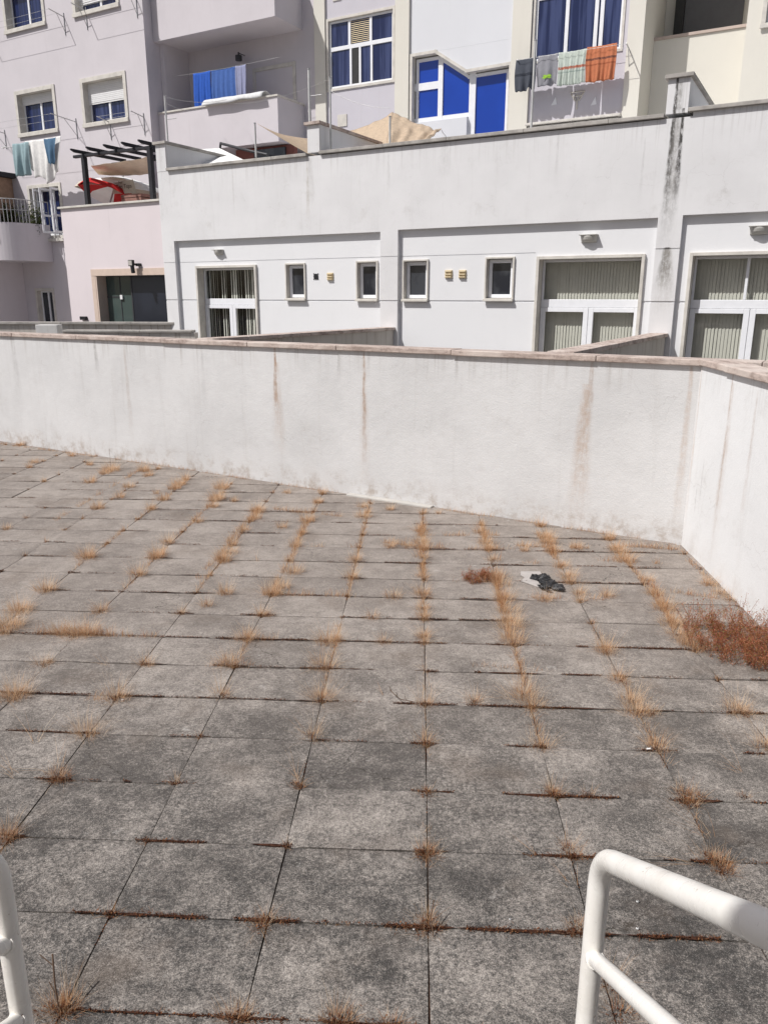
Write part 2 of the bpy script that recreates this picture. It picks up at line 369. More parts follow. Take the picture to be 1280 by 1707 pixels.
wang = math.atan2(wd[1], wd[0])
def wf(q): q = np.array(q[:2]); return float(q @ wd), float(q @ wn)
ua, va = wf(A0)
def wu(px, py):          # position along the near wall from a point on its face
    d = ray(px, py); n3 = np.array([wn[0], wn[1], 0]); t = (va) / (d @ n3); q = CC + t * d; return float(q[:2] @ wd), float(q[2])
def ruler(px): return wu(px, 640)[0]
BR = (.34, .24, .18); GR = (.25, .24, .23); RD = (.42, .30, .22)
st = [(ruler(460), .045, 1.68, 1.0, .95, BR), (ruler(462), .12, 1.5, 1.3, .35, RD), (ruler(607), .035, 1.68, 1.5, .85, BR), (ruler(607), .09, 1.6, 1.6, .25, RD),
      (ruler(213), .06, 1.68, 1.6, .45, (.40, .34, .30)), (ruler(165), .06, 1.68, .55, .6, GR), (ruler(985), .05, 1.68, .7, .55, BR), (ruler(978), .13, 1.45, 1.5, .62, RD),
      (ruler(565), .035, 1.66, .35, .45, GR), (ruler(760), .03, 1.66, .25, .3, GR), (ruler(1150), .05, 1.66, 1.7, .45, RD), (ruler(30), .12, 1.66, 1.2, .25, GR), (ruler(340), .05, 1.66, .9, .22, GR)]
base = (ua - 8, va, 0)
M['wall_near'] = plaster('stained_white_wall', (.635, .632, .632), .12, .14, st, cracks=.18, base=base[0], foot=(0, .34, .85, (.38, .33, .29)), top=(HW - .06, .35, .45), bump=.5)
t = thing('boundary_wall', base, 'long dirty white garden wall with brown rain streaks across the middle', 'wall', ang=wang)
m = MB(); m.box(ua - 16, ua + 5, va, va + .22, -.03, HW - .055); m.build('wall', 'wall_near', t)
def coping(t, x0, x1, y0, y1, z, h=.055, seed=1, gap=.006, L=(1.3, 1.7), mat='coping'):
    rn_ = random.Random(seed); m = MB(); x = x0
    while x < x1:
        e = min(x1, x + rn_.uniform(*L)); dz = rn_.uniform(-.003, .003); dy = rn_.uniform(-.004, .004)
        m.box(x + gap / 2, e - gap / 2, y0 + dy, y1 + dy, z - h + dz, z + dz); x = e
    m.build('coping', mat, t, bevel=.007)
coping(t, ua - 16, ua + 5, va - .035, va + .255, HW, seed=2)
single('concrete_strip', (ruler(570), va, 0), MB().box(wf(G(572, 828))[0], wf(G(714, 850))[0], va - .085, va - .001, -.02, .022), plaster('old_mortar', (.50, .48, .45), .2, .2),
       'narrow whitish mortar ledge along the foot of the long wall', 'ledge', ang=wang, bevel=.012)

rang = math.atan2(rd[1], rd[0])          # right wall: local x runs away from camera, local y to the left
def rf(q): q = np.array(q[:2]); return float(q @ rd), float(-(q @ rn))
ur, vr = rf(A0)
st2 = [(ur - .78, .035, 1.68, 1.5, .55, BR), (ur - .80, .10, 1.6, 1.6, .3, RD), (ur - .03, .05, 1.68, 1.7, .4, RD), (ur - .35, .02, .9, .5, .3, GR), (ur - .25, .012, .65, .3, .6, GR), (ur - 1.3, .05, 1.6, 1.2, .35, BR)]
M['wall_right'] = plaster('stained_white_side_wall', (.715, .72, .725), .06, .10, st2, cracks=.18, base=ur - 4, foot=(0, .30, .3, (.42, .36, .31)), top=(HW - .06, .35, .3), bump=.4)
t = thing('boundary_wall', (ur - 4, vr, 0), 'bright white side wall meeting the long wall at the right corner', 'wall', ang=rang)
m = MB(); m.box(ur - 5.2, ur + .004, vr - .20, vr, -.03, HW - .052); m.build('wall', 'wall_right', t)
coping(t, ur - 5.2, ur + .03, vr - .235, vr + .035, HW + .003, seed=5)

# ================================================================== white stair handrails in the foreground
s = NT('worn_white_rail_paint'); c = s.mix(s.step(s.noise(5, 6, .65), .4, .7), (.86, .84, .80), (.78, .75, .70)); c = s.mix(s.step(s.noise(38, 4, .7), .66, .72, 0, .8), c, (.30, .20, .13)); c = s.mix(s.step(s.noise(120, 3, .7), .62, .75, 0, .35), c, (.45, .42, .38))
s.bump(s.noise(45, 4), .12, .004); M['rail'] = s.fin(c, s.step(s.noise(9, 4), .3, .7, .18, .42), .5)
def handrail(base, label, mids):
    bx_, by_ = base; t = thing('handrail', (bx_, by_, 0), label, 'handrail', group='white stair handrails', ang=0)
    zt = 1.085; sl_ = .665; R = .0235
    # post and top rail are one bent tube
    pts = [(bx_, by_, 0), (bx_, by_, zt - .075)]
    for k in range(1, 7):
        a = k / 6; p0 = Vector((0, zt - .075)); p1 = Vector((0, zt)); p2 = Vector((-.075, zt + .05))
        q = p0 * (1 - a) ** 2 + p1 * 2 * a * (1 - a) + p2 * a * a; pts.append((bx_, by_ + q.x, q.y))
    pts.append((bx_, by_ - 1.75, zt + .05 + (1.75 - .075) * sl_))
    MB().tube(pts, R, 20).build('top_rail', 'rail', t)
    for q in mids:
        MB().tube([(bx_, by_ - .026, q + .010), (bx_, by_ - .019, q + .006)], .0215, 16).build('weld', 'rail', t)
        MB().tube([(bx_, by_ - .01, q), (bx_, by_ - 1.7, q + 1.7 * sl_)], .018, 16).build('middle_rail', 'rail', t)
    MB().tube([(bx_, by_, 0), (bx_, by_, .008)], .055, 20).build('base_plate', 'rail', t)
    MB().tube([(bx_, by_ - 1.7, .4), (bx_, by_ - 1.7, zt + 1.65 * sl_)], R, 16).build('rear_post', 'rail', t)
handrail((.472, 1.40), 'white tubular stair handrail at the lower right, sloping out of the picture', (.825, .57))
handrail((-.838, 1.40), 'white tubular stair handrail cut off by the left edge', (.86, .645))
# stairs, plus an unseen house block behind the camera, added to shade a rail
st_ = MB(); st_.box(-.95, .56, -.25, 1.30, -.02, .17); st_.box(-.95, .56, -.25, 1.0, .17, .36); st_.box(-.95, .56, -.25, .7, .36, .55)
single('stair', (-.2, 1.3, 0), st_, plain('stair_concrete', (.3, .28, .26), .9), 'concrete steps between the two white handrails', 'stair', ang=0)
hb = MB(); hb.box(-1.93, 9, -4.5, -.27, -.03, 7.5)
single('shade_house', (0, -.27, 0), hb, plaster('shade_house_plaster', (.62, .58, .54)), 'unseen plastered house block added behind the steps to shade the right handrail end', 'shade_house', ang=0)

# ================================================================== low white building with the garden doors
VF = 13.0
M['facade'] = plaster('weathered_white_render', (.71, .705, .71), .08, .10,
    [(-2.455, .055, 5.40, 2.1, 1.6, (.055, .052, .05)), (-2.33, .055, 4.95, 1.5, 1.5, (.06, .057, .055)), (-2.41, .13, 5.3, 2.6, .75, (.24, .23, .215)), (-2.38, .15, 3.02, .7, 1.3, (.19, .18, .17)), (-2.36, .2, 3.0, 1.2, .5, (.42, .40, .37)),
     (-9.07, .05, 4.85, 1.3, .6, (.40, .36, .30)), (-9.0, .12, 4.8, 1.0, .3, (.35, .33, .30)), (-10.9, .03, 4.8, 1.0, .35, (.35, .33, .30)), (-7.3, .05, 4.8, .9, .3, (.35, .34, .33)),
     (-4.2, .04, 4.8, .8, .3, (.35, .34, .33)), (-2.85, .03, 4.6, 1.0, .3, (.33, .32, .31)), (-6.2, .2, 4.8, .7, .25, (.4, .39, .38)), (-11.9, .15, 4.8, .8, .25, (.4, .39, .38)), (-5.2, .02, 2.5, .6, .2, (.5, .45, .38))],
    base=-8, top=(4.86, .55, .34), bump=.2, cracks=.15)
ft = M['facade'].node_tree; pb = ft.nodes['Principled BSDF']; src = pb.inputs['Base Color'].links[0].from_socket       # recessed panels were repainted
sx = ft.nodes.new('ShaderNodeSeparateXYZ'); tcx = ft.nodes.new('ShaderNodeTexCoord'); ft.links.new(tcx.outputs['Object'], sx.inputs[0])
mr = ft.nodes.new('ShaderNodeMapRange'); ft.links.new(sx.outputs[1], mr.inputs[0]); mr.inputs[1].default_value = .04; mr.inputs[2].default_value = .06; mr.inputs[4].default_value = .75
mxx = ft.nodes.new('ShaderNodeMix'); mxx.data_type = 'RGBA'; ft.links.new(mr.outputs[0], mxx.inputs[0]); ft.links.new(src, mxx.inputs[6]); mxx.inputs[7].default_value = (.74, .745, .76, 1)
ft.links.new(mxx.outputs[2], pb.inputs['Base Color'])
LB = thing('low_building', (-8, VF, 0), 'long low white building with garden doors and small square windows behind the wall', 'building')
doors = [(-12.09, -10.44, 2.92), (-4.47, -2.70, 2.94), (-2.04, -.20, 2.94)]
wins = [(-9.71, -9.22, 2.23, 2.93), (-8.04, -7.56, 2.22, 2.94), (-7.03, -6.50, 2.22, 2.94), (-5.40, -4.86, 2.23, 2.95)]
RC = VF + .085
rects = [(-12.61, -7.47, -1, 3.44, RC), (-7.10, -2.55, -1, 3.46, RC), (-2.19, .40, -1, 3.48, RC), (.78, 4.5, -1, 3.48, RC)]
for a, b in ((-12.61, -7.47), (-7.10, -2.55), (-2.19, .40)):                 # scored render joints
    rects += [(a, b, 2.195, 2.225, RC + .014)]
for a, b in ((-12.61, -7.47), (-7.10, -4.5)): rects += [(a, b, 2.995, 3.007, RC + .010)]
rects += [(-12.96, -12.61, 2.195, 2.225, VF + .014), (-7.47, -7.10, 2.195, 2.225, VF + .014), (-2.55, -2.19, 2.195, 2.225, VF + .014), (-12.96, -12.61, 2.995, 3.007, VF + .01), (-7.47, -7.10, 2.995, 3.007, VF + .01), (-2.55, -2.19, 2.995, 3.012, VF + .012)]
for a, b, t_ in doors: rects.append((a + .005, b - .005, -1, t_ - .005, None))
for a, b, c_, d_ in wins: rects.append((a + .005, b - .005, c_ + .005, d_ - .005, None))
relief(-12.955, 4.5, -.04, 4.84, VF, VF + .42, rects).build('front_wall', 'facade', LB)
MB().box(-12.95, 4.5, VF + .422, 17.9, 3.55, 3.95).build('roof_slab', 'facade', LB)
MB().box(-12.95, 4.5, 15.6, 15.8, -.04, 3.548).box(-12.955, -12.75, VF + .422, 15.598, -.04, 3.548).box(-10.2, -10.0, VF + .422, 15.598, -.03, 3.548).box(-4.8, -4.6, VF + .422, 15.598, -.03, 3.548).box(-2.45, -2.3, VF + .422, 15.598, -.03, 3.548).box(-12.7, 4.5, VF + .422, 15.598, -.04, .02).build('inner_wall', 'room', LB)
m = MB()
def cope(m, u0, u1, v0, v1, z0, h=.055):
    x = u0; rn_ = random.Random(int(u0 * 31) & 255)
    while x < u1 - .01:
        e = min(u1, x + rn_.uniform(1.1, 1.5)); m.box(x + .002, e - .002, v0, v1, z0, z0 + h + rn_.uniform(-.002, .002)); x = e
for a, b, h in ((-12.66, -9.06, 4.842), (-8.77, -2.59, 4.855), (-2.26, 4.5, 4.90)):
    cope(m, a, b, VF - .055, VF + .46, h)
m.build('coping', 'stone_grey', LB, bevel=.006)
MB().box(-2.19, 4.5, VF, VF + .42, 4.841, 4.898).build('parapet', 'facade', LB)
# terrace dividers that rise above the parapet and run back to the apartment house
for k, (a, b) in enumerate(((-12.955, -12.68), (-9.05, -8.78), (-2.58, -2.27))):
    dv = MB().box(a, b, VF - .004, VF + .42, 4.90 if k else 4.843, 5.37).box(a, b, VF + .422, 18.0, 3.952, 5.37).build('terrace_divider', 'facade', LB)
    m = MB(); m.box(a - .045, b + .045, VF - .05, VF + 1.2, 5.372, 5.425).box(a - .045, b + .045, VF + 1.203, 15.3, 5.372, 5.424).box(a - .045, b + .045, 15.303, 17.9, 5.372, 5.425)
    m.build('coping', 'stone_grey' if k != 1 else 'coping', dv, bevel=.005)

def door(a, b, zt, blinds, split):
    d = ring(MB(), a, b, -.03, zt, VF + .035, VF + .30, .05, sill=-1)
    dr = d.build('door', 'stone', LB, bevel=.004)
    i0, i1 = a + .052, b - .052; v0 = VF + .24; v1 = v0 + .055; zb0, zb1 = 2.115, 2.245
    fr = MB(); fr.box(i0, i1, v0, v1, zb0, zb1)                         # transom bar
    fr.box(i0, i0 + .035, v0, v1, zb1, zt - .052).box(i1 - .035, i1, v0, v1, zb1, zt - .052).box(i0 + .035, i1 - .035, v0, v1, zt - .09, zt - .052)
    if split: mu = (i0 + i1) / 2 + split; fr.box(mu - .02, mu + .02, v0, v1, zb1, zt - .09)
    fr.build('frame', 'white_frame', dr, bevel=.006)
    mid = (i0 + i1) / 2
    for x0, x1 in ((i0, mid), (mid, i1)):
        lf = MB(); lf.box(x0 + .003, x0 + .085, v0 - .012, v1 - .014, .02, zb0 - .004).box(x1 - .085, x1 - .003, v0 - .012, v1 - .014, .02, zb0 - .004)
        lf.box(x0 + .085, x1 - .085, v0 - .012, v1 - .014, zb0 - .075, zb0 - .004).box(x0 + .085, x1 - .085, v0 - .012, v1 - .014, .02, .22)
        lf.build('door_leaf', 'white_frame', dr, bevel=.005)
    g = MB(); v = v0 + .02
    g.add([(i0 + .03, v, zb1), (i1 - .03, v, zb1), (i1 - .03, v, zt - .06), (i0 + .03, v, zt - .06)], [(0, 1, 2, 3)])
    for x0, x1 in ((i0, mid), (mid, i1)):
        g.add([(x0 + .08, v, .2), (x1 - .08, v, .2), (x1 - .08, v, zb0 - .07), (x0 + .08, v, zb0 - .07)], [(0, 1, 2, 3)])
    g.build('glass', 'glass', dr)
    bl = MB(); rn_ = random.Random(int(abs(a) * 100)); vv = VF + .375
    x = i0 - .12
    while x < i1 + .15:
        if blinds == 'closed': w_, an = .060, -.28 + rn_.uniform(-.09, .09); pitch = .052
        else: w_, an = .048, -rn_.choice((.2, .5, .8, 1.1)) + rn_.uniform(-.1, .1); pitch = rn_.choice((.048, .055, .06, .07))
        dx, dy = math.cos(an) * w_ / 2, math.sin(an) * w_ / 2
        bl.add([(x - dx, vv - dy, .05), (x + dx, vv + dy, .05), (x + dx, vv + dy, zt + .1), (x - dx, vv - dy, zt + .1)], [(0, 1, 2, 3)]); x += pitch
    bl.build('blinds', 'blind' if blinds == 'closed' else 'blind_white', dr)
door(*doors[0], 'open', 0); door(*doors[1], 'closed', 0); door(*doors[2], 'closed', -.10)
for a, b, c_, d_ in wins:
    m = ring(MB(), a, b, c_, d_, VF + .05, VF + .30, .03); m.box(a - .005, b + .005, VF + .01, VF + .048, c_ - .02, c_ + .02)
    wn_ = m.build('window', 'stone', LB, bevel=.004)
    ring(MB(), a + .037, b - .037, c_ + .037, d_ - .037, VF + .15, VF + .20, .062).build('frame', 'white_frame', wn_, bevel=.005)
    MB().box(a + .095, b - .095, VF + .176, VF + .19, c_ + .095, d_ - .095).build('pane', 'dark', wn_)
for px, py in ((551, 461), (748, 457), (771, 457)):          # small vents with two slots
    u_, _, z_ = P(px, py, RC); m = MB(); m.box(u_ - .07, u_ + .07, RC - .022, RC + .002, z_ - .07, z_ + .07)
    m.box(u_ - .06, u_ + .06, RC - .045, RC - .022, z_ + .035, z_ + .055).box(u_ - .06, u_ + .06, RC - .045, RC - .022, z_ - .015, z_ + .005).box(u_ - .06, u_ + .06, RC - .045, RC - .022, z_ - .06, z_ - .042)
    m.build('air_vent', 'vent', LB, bevel=.004)
u_, _, z_ = P(527, 461, RC)
m = MB(); m.tube([(u_, RC - .012, z_), (u_, RC + .003, z_)], .055, 16)
for q in range(4): a = PI / 4 + q * PI / 2; m.tube([(u_ + math.cos(a) * .07, RC - .01, z_ + math.sin(a) * .07), (u_ + math.cos(a) * .07, RC + .002, z_ + math.sin(a) * .07)], .012, 8)
m.build('pipe_outlet', 'black', LB)
for px, py, sc in ((366, 420, .9), (982, 396, 1.05), (1266, 382, 1.05)):   # half-round bulkhead lamps
    u_, _, z_ = P(px, py, RC); m = MB(); R_ = .135 * sc
    prof = [(0.0, 1.0), (.25, .98), (.6, .8), (.9, .45), (1.0, .05)]
    NN = 14
    vs_ = []
    for (t_, rr) in prof:
        for k in range(NN + 1):
            a = PI * k / NN; vs_.append((u_ - math.cos(a) * R_ * (1 - .1 * t_), RC - math.sin(a) * R_ * .85 * (rr ** .6), z_ + .03 - t_ * .10 * sc))
    for q in range(len(prof) - 1):
        for k in range(NN): m.add([vs_[q * (NN + 1) + k], vs_[q * (NN + 1) + k + 1], vs_[(q + 1) * (NN + 1) + k + 1], vs_[(q + 1) * (NN + 1) + k]], [(0, 1, 2, 3)], True)
    m.add([(u_ - math.cos(PI * k / NN) * R_, RC - math.sin(PI * k / NN) * R_ * .85, z_ + .03) for k in range(NN + 1)], [list(range(NN + 1))])
    lampo = m.build('wall_lamp', 'lamp', LB); MB().box(u_ - R_ * 1.02, u_ + R_ * 1.02, RC - R_ * .87, RC + .001, z_ + .031, z_ + .045).build('hood', 'lamp', lampo, bevel=.004)

# low garden dividers between the long wall and the building
M['divider'] = plaster('grimy_divider_render', (.52, .49, .45), .15, .30, [(x_, .035, 1.69, .7 + (i_ % 3) * .4, .8, (.22, .17, .13)) for i_, x_ in enumerate((.5, 1.1, 1.7, 2.1, 2.35, 2.5))], top=(1.69, .5, .6), dirtcol=(.24, .19, .15))
def divider(uu, v0, v1, label, seed):
    t = thing('divider_wall', (uu, v1, 0), label, 'wall', ang=ANG + PI / 2)
    c_ = CUR  # local x = depth v, local y = -u
    MB().box(v0, v1, -uu - .1, -uu + .1, -.03, HW - .055).build('wall', 'divider', t, base=(v1, -uu, 0))
    rn_ = random.Random(seed); m = MB(); x = v0
    while x < v1 - .01:
        e = min(v1, x + rn_.uniform(.7, .95)); m.box(x + .003, e - .003, -uu - .14, -uu + .14, HW - .055, HW + rn_.uniform(-.002, .002)); x = e
    m.build('coping', 'coping', t, base=(v1, -uu, 0), bevel=.006)
def fixloc(name_, uu, v1):
    o = bpy.data.objects[name_]; c_, s_ = math.cos(ANG), math.sin(ANG); o.location = (c_ * uu - s_ * v1, s_ * uu + c_ * v1, 0)
for uu, v0, label, sd in ((-2.37, 7.8, 'grimy low garden divider with stone coping between the two right garden doors', 3), (-7.28, 7.95, 'grimy low garden divider ending between the middle small windows', 4)):
    n0 = set(bpy.data.objects.keys()); divider(uu, v0, VF - .005, label, sd)
    for k in set(bpy.data.objects.keys()) - n0:
        if k.startswith('divider_wall'): fixloc(k, uu, VF - .005)
# long low divider at the left, running off to the left edge
q0 = G(300, 537, HW); ca = math.radians(-1.0)
def lf(x, y): return (math.cos(ca) * x + math.sin(ca) * y, -math.sin(ca) * x + math.cos(ca) * y)
lx, ly = lf(q0[0], q0[1])
t = thing('divider_wall', (lx - 3, ly, 0), 'mottled grey low divider in front of the pink annex at the far left', 'wall', ang=ca)
MB().box(lx - 9, lx, ly, ly + .2, -.03, HW - .055).build('wall', 'divider', t)
coping(t, lx - 9, lx + .02, ly - .04, ly + .24, HW, seed=9, mat='stone_grey')
q1 = G(325, 553, 1.62); lx2, ly2 = lf(q1[0], q1[1])
t = thing('divider_wall', (lx2 - 2, ly2, 0), 'lower stained divider just behind the long wall at the left, below the dark shop window', 'wall', ang=ca)
MB().box(lx2 - 2.6, lx2, ly2, ly2 + .25, -.03, 1.60).build('wall', 'divider', t)
coping(t, lx2 - 2.6, lx2 - .05, ly2 - .03, ly2 + .28, 1.645, h=.045, seed=10, mat='stone_grey')
bx = G(82, 551, 1.62); lx3, ly3 = lf(bx[0], bx[1])
single('cement_block', (lx3, ly3, 1.4), MB().box(lx3 - .22, lx3 + .22, ly3 - .1, ly3 + .15, 1.3, 1.735), plaster('block_render', (.66, .65, .63), .15, .2, base=0), 'whitish mortar block set against the low divider at the far left', 'block', ang=ca, bevel=.01)

# ================================================================== pink annex on the left with the dark shop window
M['pink'] = plaster('pale_pink_render', (.70, .635, .65), .04, .04, [(-14.6, .03, 4.3, .8, .2, (.4, .36, .36))], base=-14.5, bump=.12)
M['pink2'] = plaster('lilac_pink_render', (.60, .55, .585), .04, .05, base=0, bump=.12)
PA = thing('annex', (-14.5, 13.05, 0), 'small pale pink flat-roofed annex with one dark shop window', 'building')
relief(-16.2, -12.96, -.04, 4.27, 13.05, 13.40, [(-15.22, -12.958, -.5, 2.75, None)]).build('front_wall', 'pink', PA)
MB().box(-16.2, -12.958, 13.402, 16.65, 3.6, 3.9).box(-16.2, -16.0, 13.402, 16.65, -.04, 3.598).box(-15.99, -12.97, 14.6, 14.7, -.04, 3.598).build('body', 'pink', PA)
m = MB(); m.box(-16.25, -12.96, 13.0, 13.44, 4.272, 4.315).build('coping', 'stone', PA, bevel=.005)
sw = MB().box(-15.35, -12.96, 13.03, 13.10, 2.752, 2.90).box(-15.35, -15.222, 13.035, 13.10, -.03, 2.75).box(-15.222, -15.18, 13.04, 13.38, -.03, 2.748).build('shop_window', plain('peach_stone', (.62, .50, .42), .8), PA)
MB().box(-15.16, -14.30, 13.30, 13.32, -.02, 2.74).build('pane', 'green_glass', sw)
MB().box(-14.29, -12.962, 13.27, 13.30, -.02, 2.74).build('shutter', pane('dark_blue_panel', (.010, .013, .022), (.016, .02, .032), (1, 1, 1), .35), sw)
m = MB(); m.box(-14.32, -14.28, 13.262, 13.33, -.02, 2.74).box(-14.71, -14.69, 13.29, 13.31, -.02, 2.74).box(-15.16, -14.72, 13.292, 13.308, 2.26, 2.29); m.build('frame', 'dark_metal', sw)
MB().box(-14.70, -14.62, 13.26, 13.29, 2.22, 2.32).build('handle', 'shutter', sw, bevel=.004)
u_, _, z_ = P(230, 440, 13.05)
fl_ = MB(); fl_.box(u_ - .1, u_ + .03, 12.86, 12.93, z_ - .05, z_ + .08).tube([(u_ - .03, 12.93, z_), (u_ + .03, 13.05, z_ - .02)], .02, 8).tube([(u_ - .02, 12.9, z_ - .05), (u_, 12.9, z_ - .2)], .045, 10).box(u_ + .02, u_ + .12, 12.96, 13.05, z_ - .05, z_ + .01)
fo = fl_.build('floodlight', 'black', PA, bevel=.004)
MB().add([(u_ - .09, 12.857, z_ - .035), (u_ + .02, 12.857, z_ - .035), (u_ + .02, 12.857, z_ + .065), (u_ - .09, 12.857, z_ + .065)], [(0, 1, 2, 3)]).build('lens', 'stone_grey', fo)
u_, _, z_ = P(142, 531, 13.05)
MB().box(u_ - .1, u_ + .1, 12.98, 13.05, z_ - .03, z_ + .05).build('wall_box', 'black', PA, bevel=.006)

# ================================================================== pink apartment house
VA, VB, VM = 16.7, 17.0, 18.15
HT = 13.5
PB = thing('apartment_building', (-20, VA, 0), 'pale pink apartment house with blue-glazed windows and deep balconies at the upper left', 'building')
M['pink_h'] = plaster('pink_house_render', (.61, .575, .60), .06, .07, [(-19.2, .03, 6.8, 1.0, .2, (.42, .38, .4))], base=-20, bump=.1)
AW = [(-19.36, -17.55, 6.94, 8.19, .52), (-22.24, -20.44, 6.94, 8.20, .25), (-25.1, -23.35, 6.94, 8.2, .3), (-22.32, -20.52, 9.72, 11.0, 0), (-19.36, -17.57, 9.71, 11.0, .8), (-25.1, -23.35, 9.71, 11.0, .4)]
rects = [(a + .01, b - .01, c_ + .01, d_ - .01, None) for a, b, c_, d_, _ in AW] + [(-22.12, -20.62, 4.02, 5.56, None), (-22.3, -21.45, .3, 2.52, None)]
relief(-30, -16.75, -.04, HT, VA, VA + .3, rects).build('front_wall', 'pink_h', PB)
MB().box(-16.95, -16.75, VA + .302, VM + 4, -.04, HT).box(-30, -29.8, VA + .302, VM + 4, -.04, HT).box(-29.79, -16.96, VM + 3.8, VM + 4, -.04, HT).box(-29.79, -16.96, VA + .302, VM + 3.79, HT - .3, HT - .01).build('side_wall', 'pink_h', PB)
# recessed part with the balconies
MB().box(-16.748, -12.32, VM, VM + .3, 3.9, 9.3).box(-16.748, -12.32, VM, VM + .3, 9.302, HT).build('rear_wall', 'pink_h', PB)
MB().box(-16.745, -16.6, VB + .21, VM - .002, 6.3, HT).build('balcony_cheek', 'pink_h', PB)
for z0, z1, nm in ((6.06, 7.08, 'low'), (8.83, 9.90, 'high')):
    u1 = -12.71
    b_ = MB(); b_.box(-16.745, u1, VB, VB + .15, z0, z1).box(u1 - .15, u1, VB + .152, VM - .002, z0, z1).box(-16.745, u1 - .152, VB + .152, VM - .002, z0, z0 + .18)
    bo = b_.build('balcony', 'pink_h', PB)
    m = MB(); m.box(-16.745, u1 + .03, VB - .03, VB + .18, z1 + .002, z1 + .045).box(u1 - .18, u1 + .03, VB + .182, VM - .002, z1 + .002, z1 + .045); m.build('coping', 'stone', bo, bevel=.005)
MB().box(-16.745, -12.71, VB, VM - .002, 11.62, 11.8).build('top_slab', 'pink_h', PB)

def window(par, a, b, c_, d_, v, shut=.4, mull=(.5,), gm='navy', shm='shutter', w=.11, dep=.2, frm=.05, name='window', trm='stone', bar=None):
    m = ring(MB(), a, b, c_, d_, v - .028, v + dep, w); m.box(a - .01, b + .01, v - .06, v - .03, c_ - .01, c_ + w * .8)
    wo = m.build(name, trm, par, bevel=.004)
    i0, i1, j0, j1 = a + w + .002, b - w - .002, c_ + w + .002, d_ - w - .002; vf = v + dep - .07
    f = ring(MB(), i0, i1, j0, j1, vf, vf + .05, frm)
    for q in mull: x = i0 + (i1 - i0) * q; f.box(x - .035, x + .035, vf - .01, vf + .045, j0 + frm, j1 - frm)
    if bar: z_ = j0 + (j1 - j0) * bar; f.box(i0 + frm, i1 - frm, vf - .012, vf + .043, z_ - .035, z_ + .035)
    f.build('frame', 'white_frame', wo, bevel=.004)
    MB().box(i0 + frm, i1 - frm, vf + .022, vf + .034, j0 + frm, j1 - frm).build('pane', gm, wo)
    if shut > 0:
        m = MB(); z_ = j1; zb = j1 - (j1 - j0) * shut; k = 0
        gp = shm == 'grey_shutter'; st_p = .075 if gp else .045
        if not gp: m.box(i0, i1, vf - .035, vf - .012, zb, j1 - .001)
        while z_ - st_p > zb: m.box(i0 + .002, i1 - .002, vf - .045, vf - .036, z_ - st_p + (.022 if gp else .003), z_ - (.004 if gp else .006)); z_ -= st_p
        m.build('shutter', shm, wo)
    return wo
for k, (a, b, c_, d_, sh) in enumerate(AW): window(PB, a, b, c_, d_, VA, sh, gm='navy_curtain' if k in (0, 2) else 'navy', dep=.26)
# lower window with opened white casements
wo = ring(MB(), -22.14, -20.60, 4.00, 5.58, VA - .028, VA + .26, .10).build('window', 'stone', PB, bevel=.004)
ring(MB(), -22.03, -20.71, 4.11, 5.47, VA + .19, VA + .24, .07).box(-21.40, -21.33, VA + .18, VA + .235, 4.18, 5.40).build('frame', 'white_frame', wo, bevel=.004)
MB().box(-21.96, -20.78, VA + .21, VA + .222, 4.18, 5.40).build('pane', 'navy', wo)
for ux, an in ((-21.66, 1.20), (-21.1, 1.65), (-20.78, 1.35)):
    m = MB(); c1, s1 = math.cos(an), math.sin(an); L = .52
    for (p0, p1) in ((0, .06), (L - .06, L)):
        m.plan([(ux + c1 * p0, VA - .02 + .15 - s1 * p0), (ux + c1 * p1, VA - .02 + .15 - s1 * p1), (ux + c1 * p1 + .03 * s1, VA + .13 - s1 * p1 + .03 * c1), (ux + c1 * p0 + .03 * s1, VA + .13 - s1 * p0 + .03 * c1)], 4.15, 5.42)
    for z_ in (4.15, 4.62, 5.36): m.plan([(ux + c1 * .06, VA + .13 - s1 * .06), (ux + c1 * (L - .06), VA + .13 - s1 * (L - .06)), (ux + c1 * (L - .06) + .03 * s1, VA + .13 - s1 * (L - .06) + .03 * c1), (ux + c1 * .06 + .03 * s1, VA + .13 - s1 * .06 + .03 * c1)], z_, z_ + .06)
    m.build('casement', 'white_frame', wo, bevel=.003)
MB().box(-22.3, -20.55, VA - .12, VA - .03, 3.92, 4.0).build('sill', 'stone', wo)
window(PB, -22.32, -21.42, .2, 2.55, VA, 0, mull=(.5,), gm='dark', w=.08)
# loggia back wall: shuttered window and door, ceiling lamp
window(PB, -14.35, -12.95, 6.9, 8.15, VM, .97, gm='dark', shm='grey_shutter', w=.09)
MB().box(-16.3, -14.9, VM - .03, VM - .002, 6.25, 8.3).build('balcony_door', 'grey_shutter', PB, bevel=.004)
u_, _, z_ = P(398, 94, 17.9)
MB().tube([(u_, 17.9, z_ - .1), (u_, 17.9, z_ + .02)], .09, 12).tube([(u_, 17.9, z_ + .02), (u_, 17.9, z_ + .1)], .02, 6).tube([(u_, 17.9, z_ + .08), (u_, VM, z_ + .08)], .012, 6).build('lamp', 'dark_metal', PB)
# dark terrace room under the low balcony
u0, _, z0 = P(392, 268, 17.9); u1, _, z1 = P(500, 240, 17.9)
MB().box(-14.4, -12.5, 17.35, 17.5, 3.95, 6.04).build('terrace_wall', plain('brick_red_render', (.22, .09, .075), .9), PB)
MB().box(-13.75, -12.75, 17.30, 17.345, 3.95, 5.98).build('terrace_door', 'dark', PB)

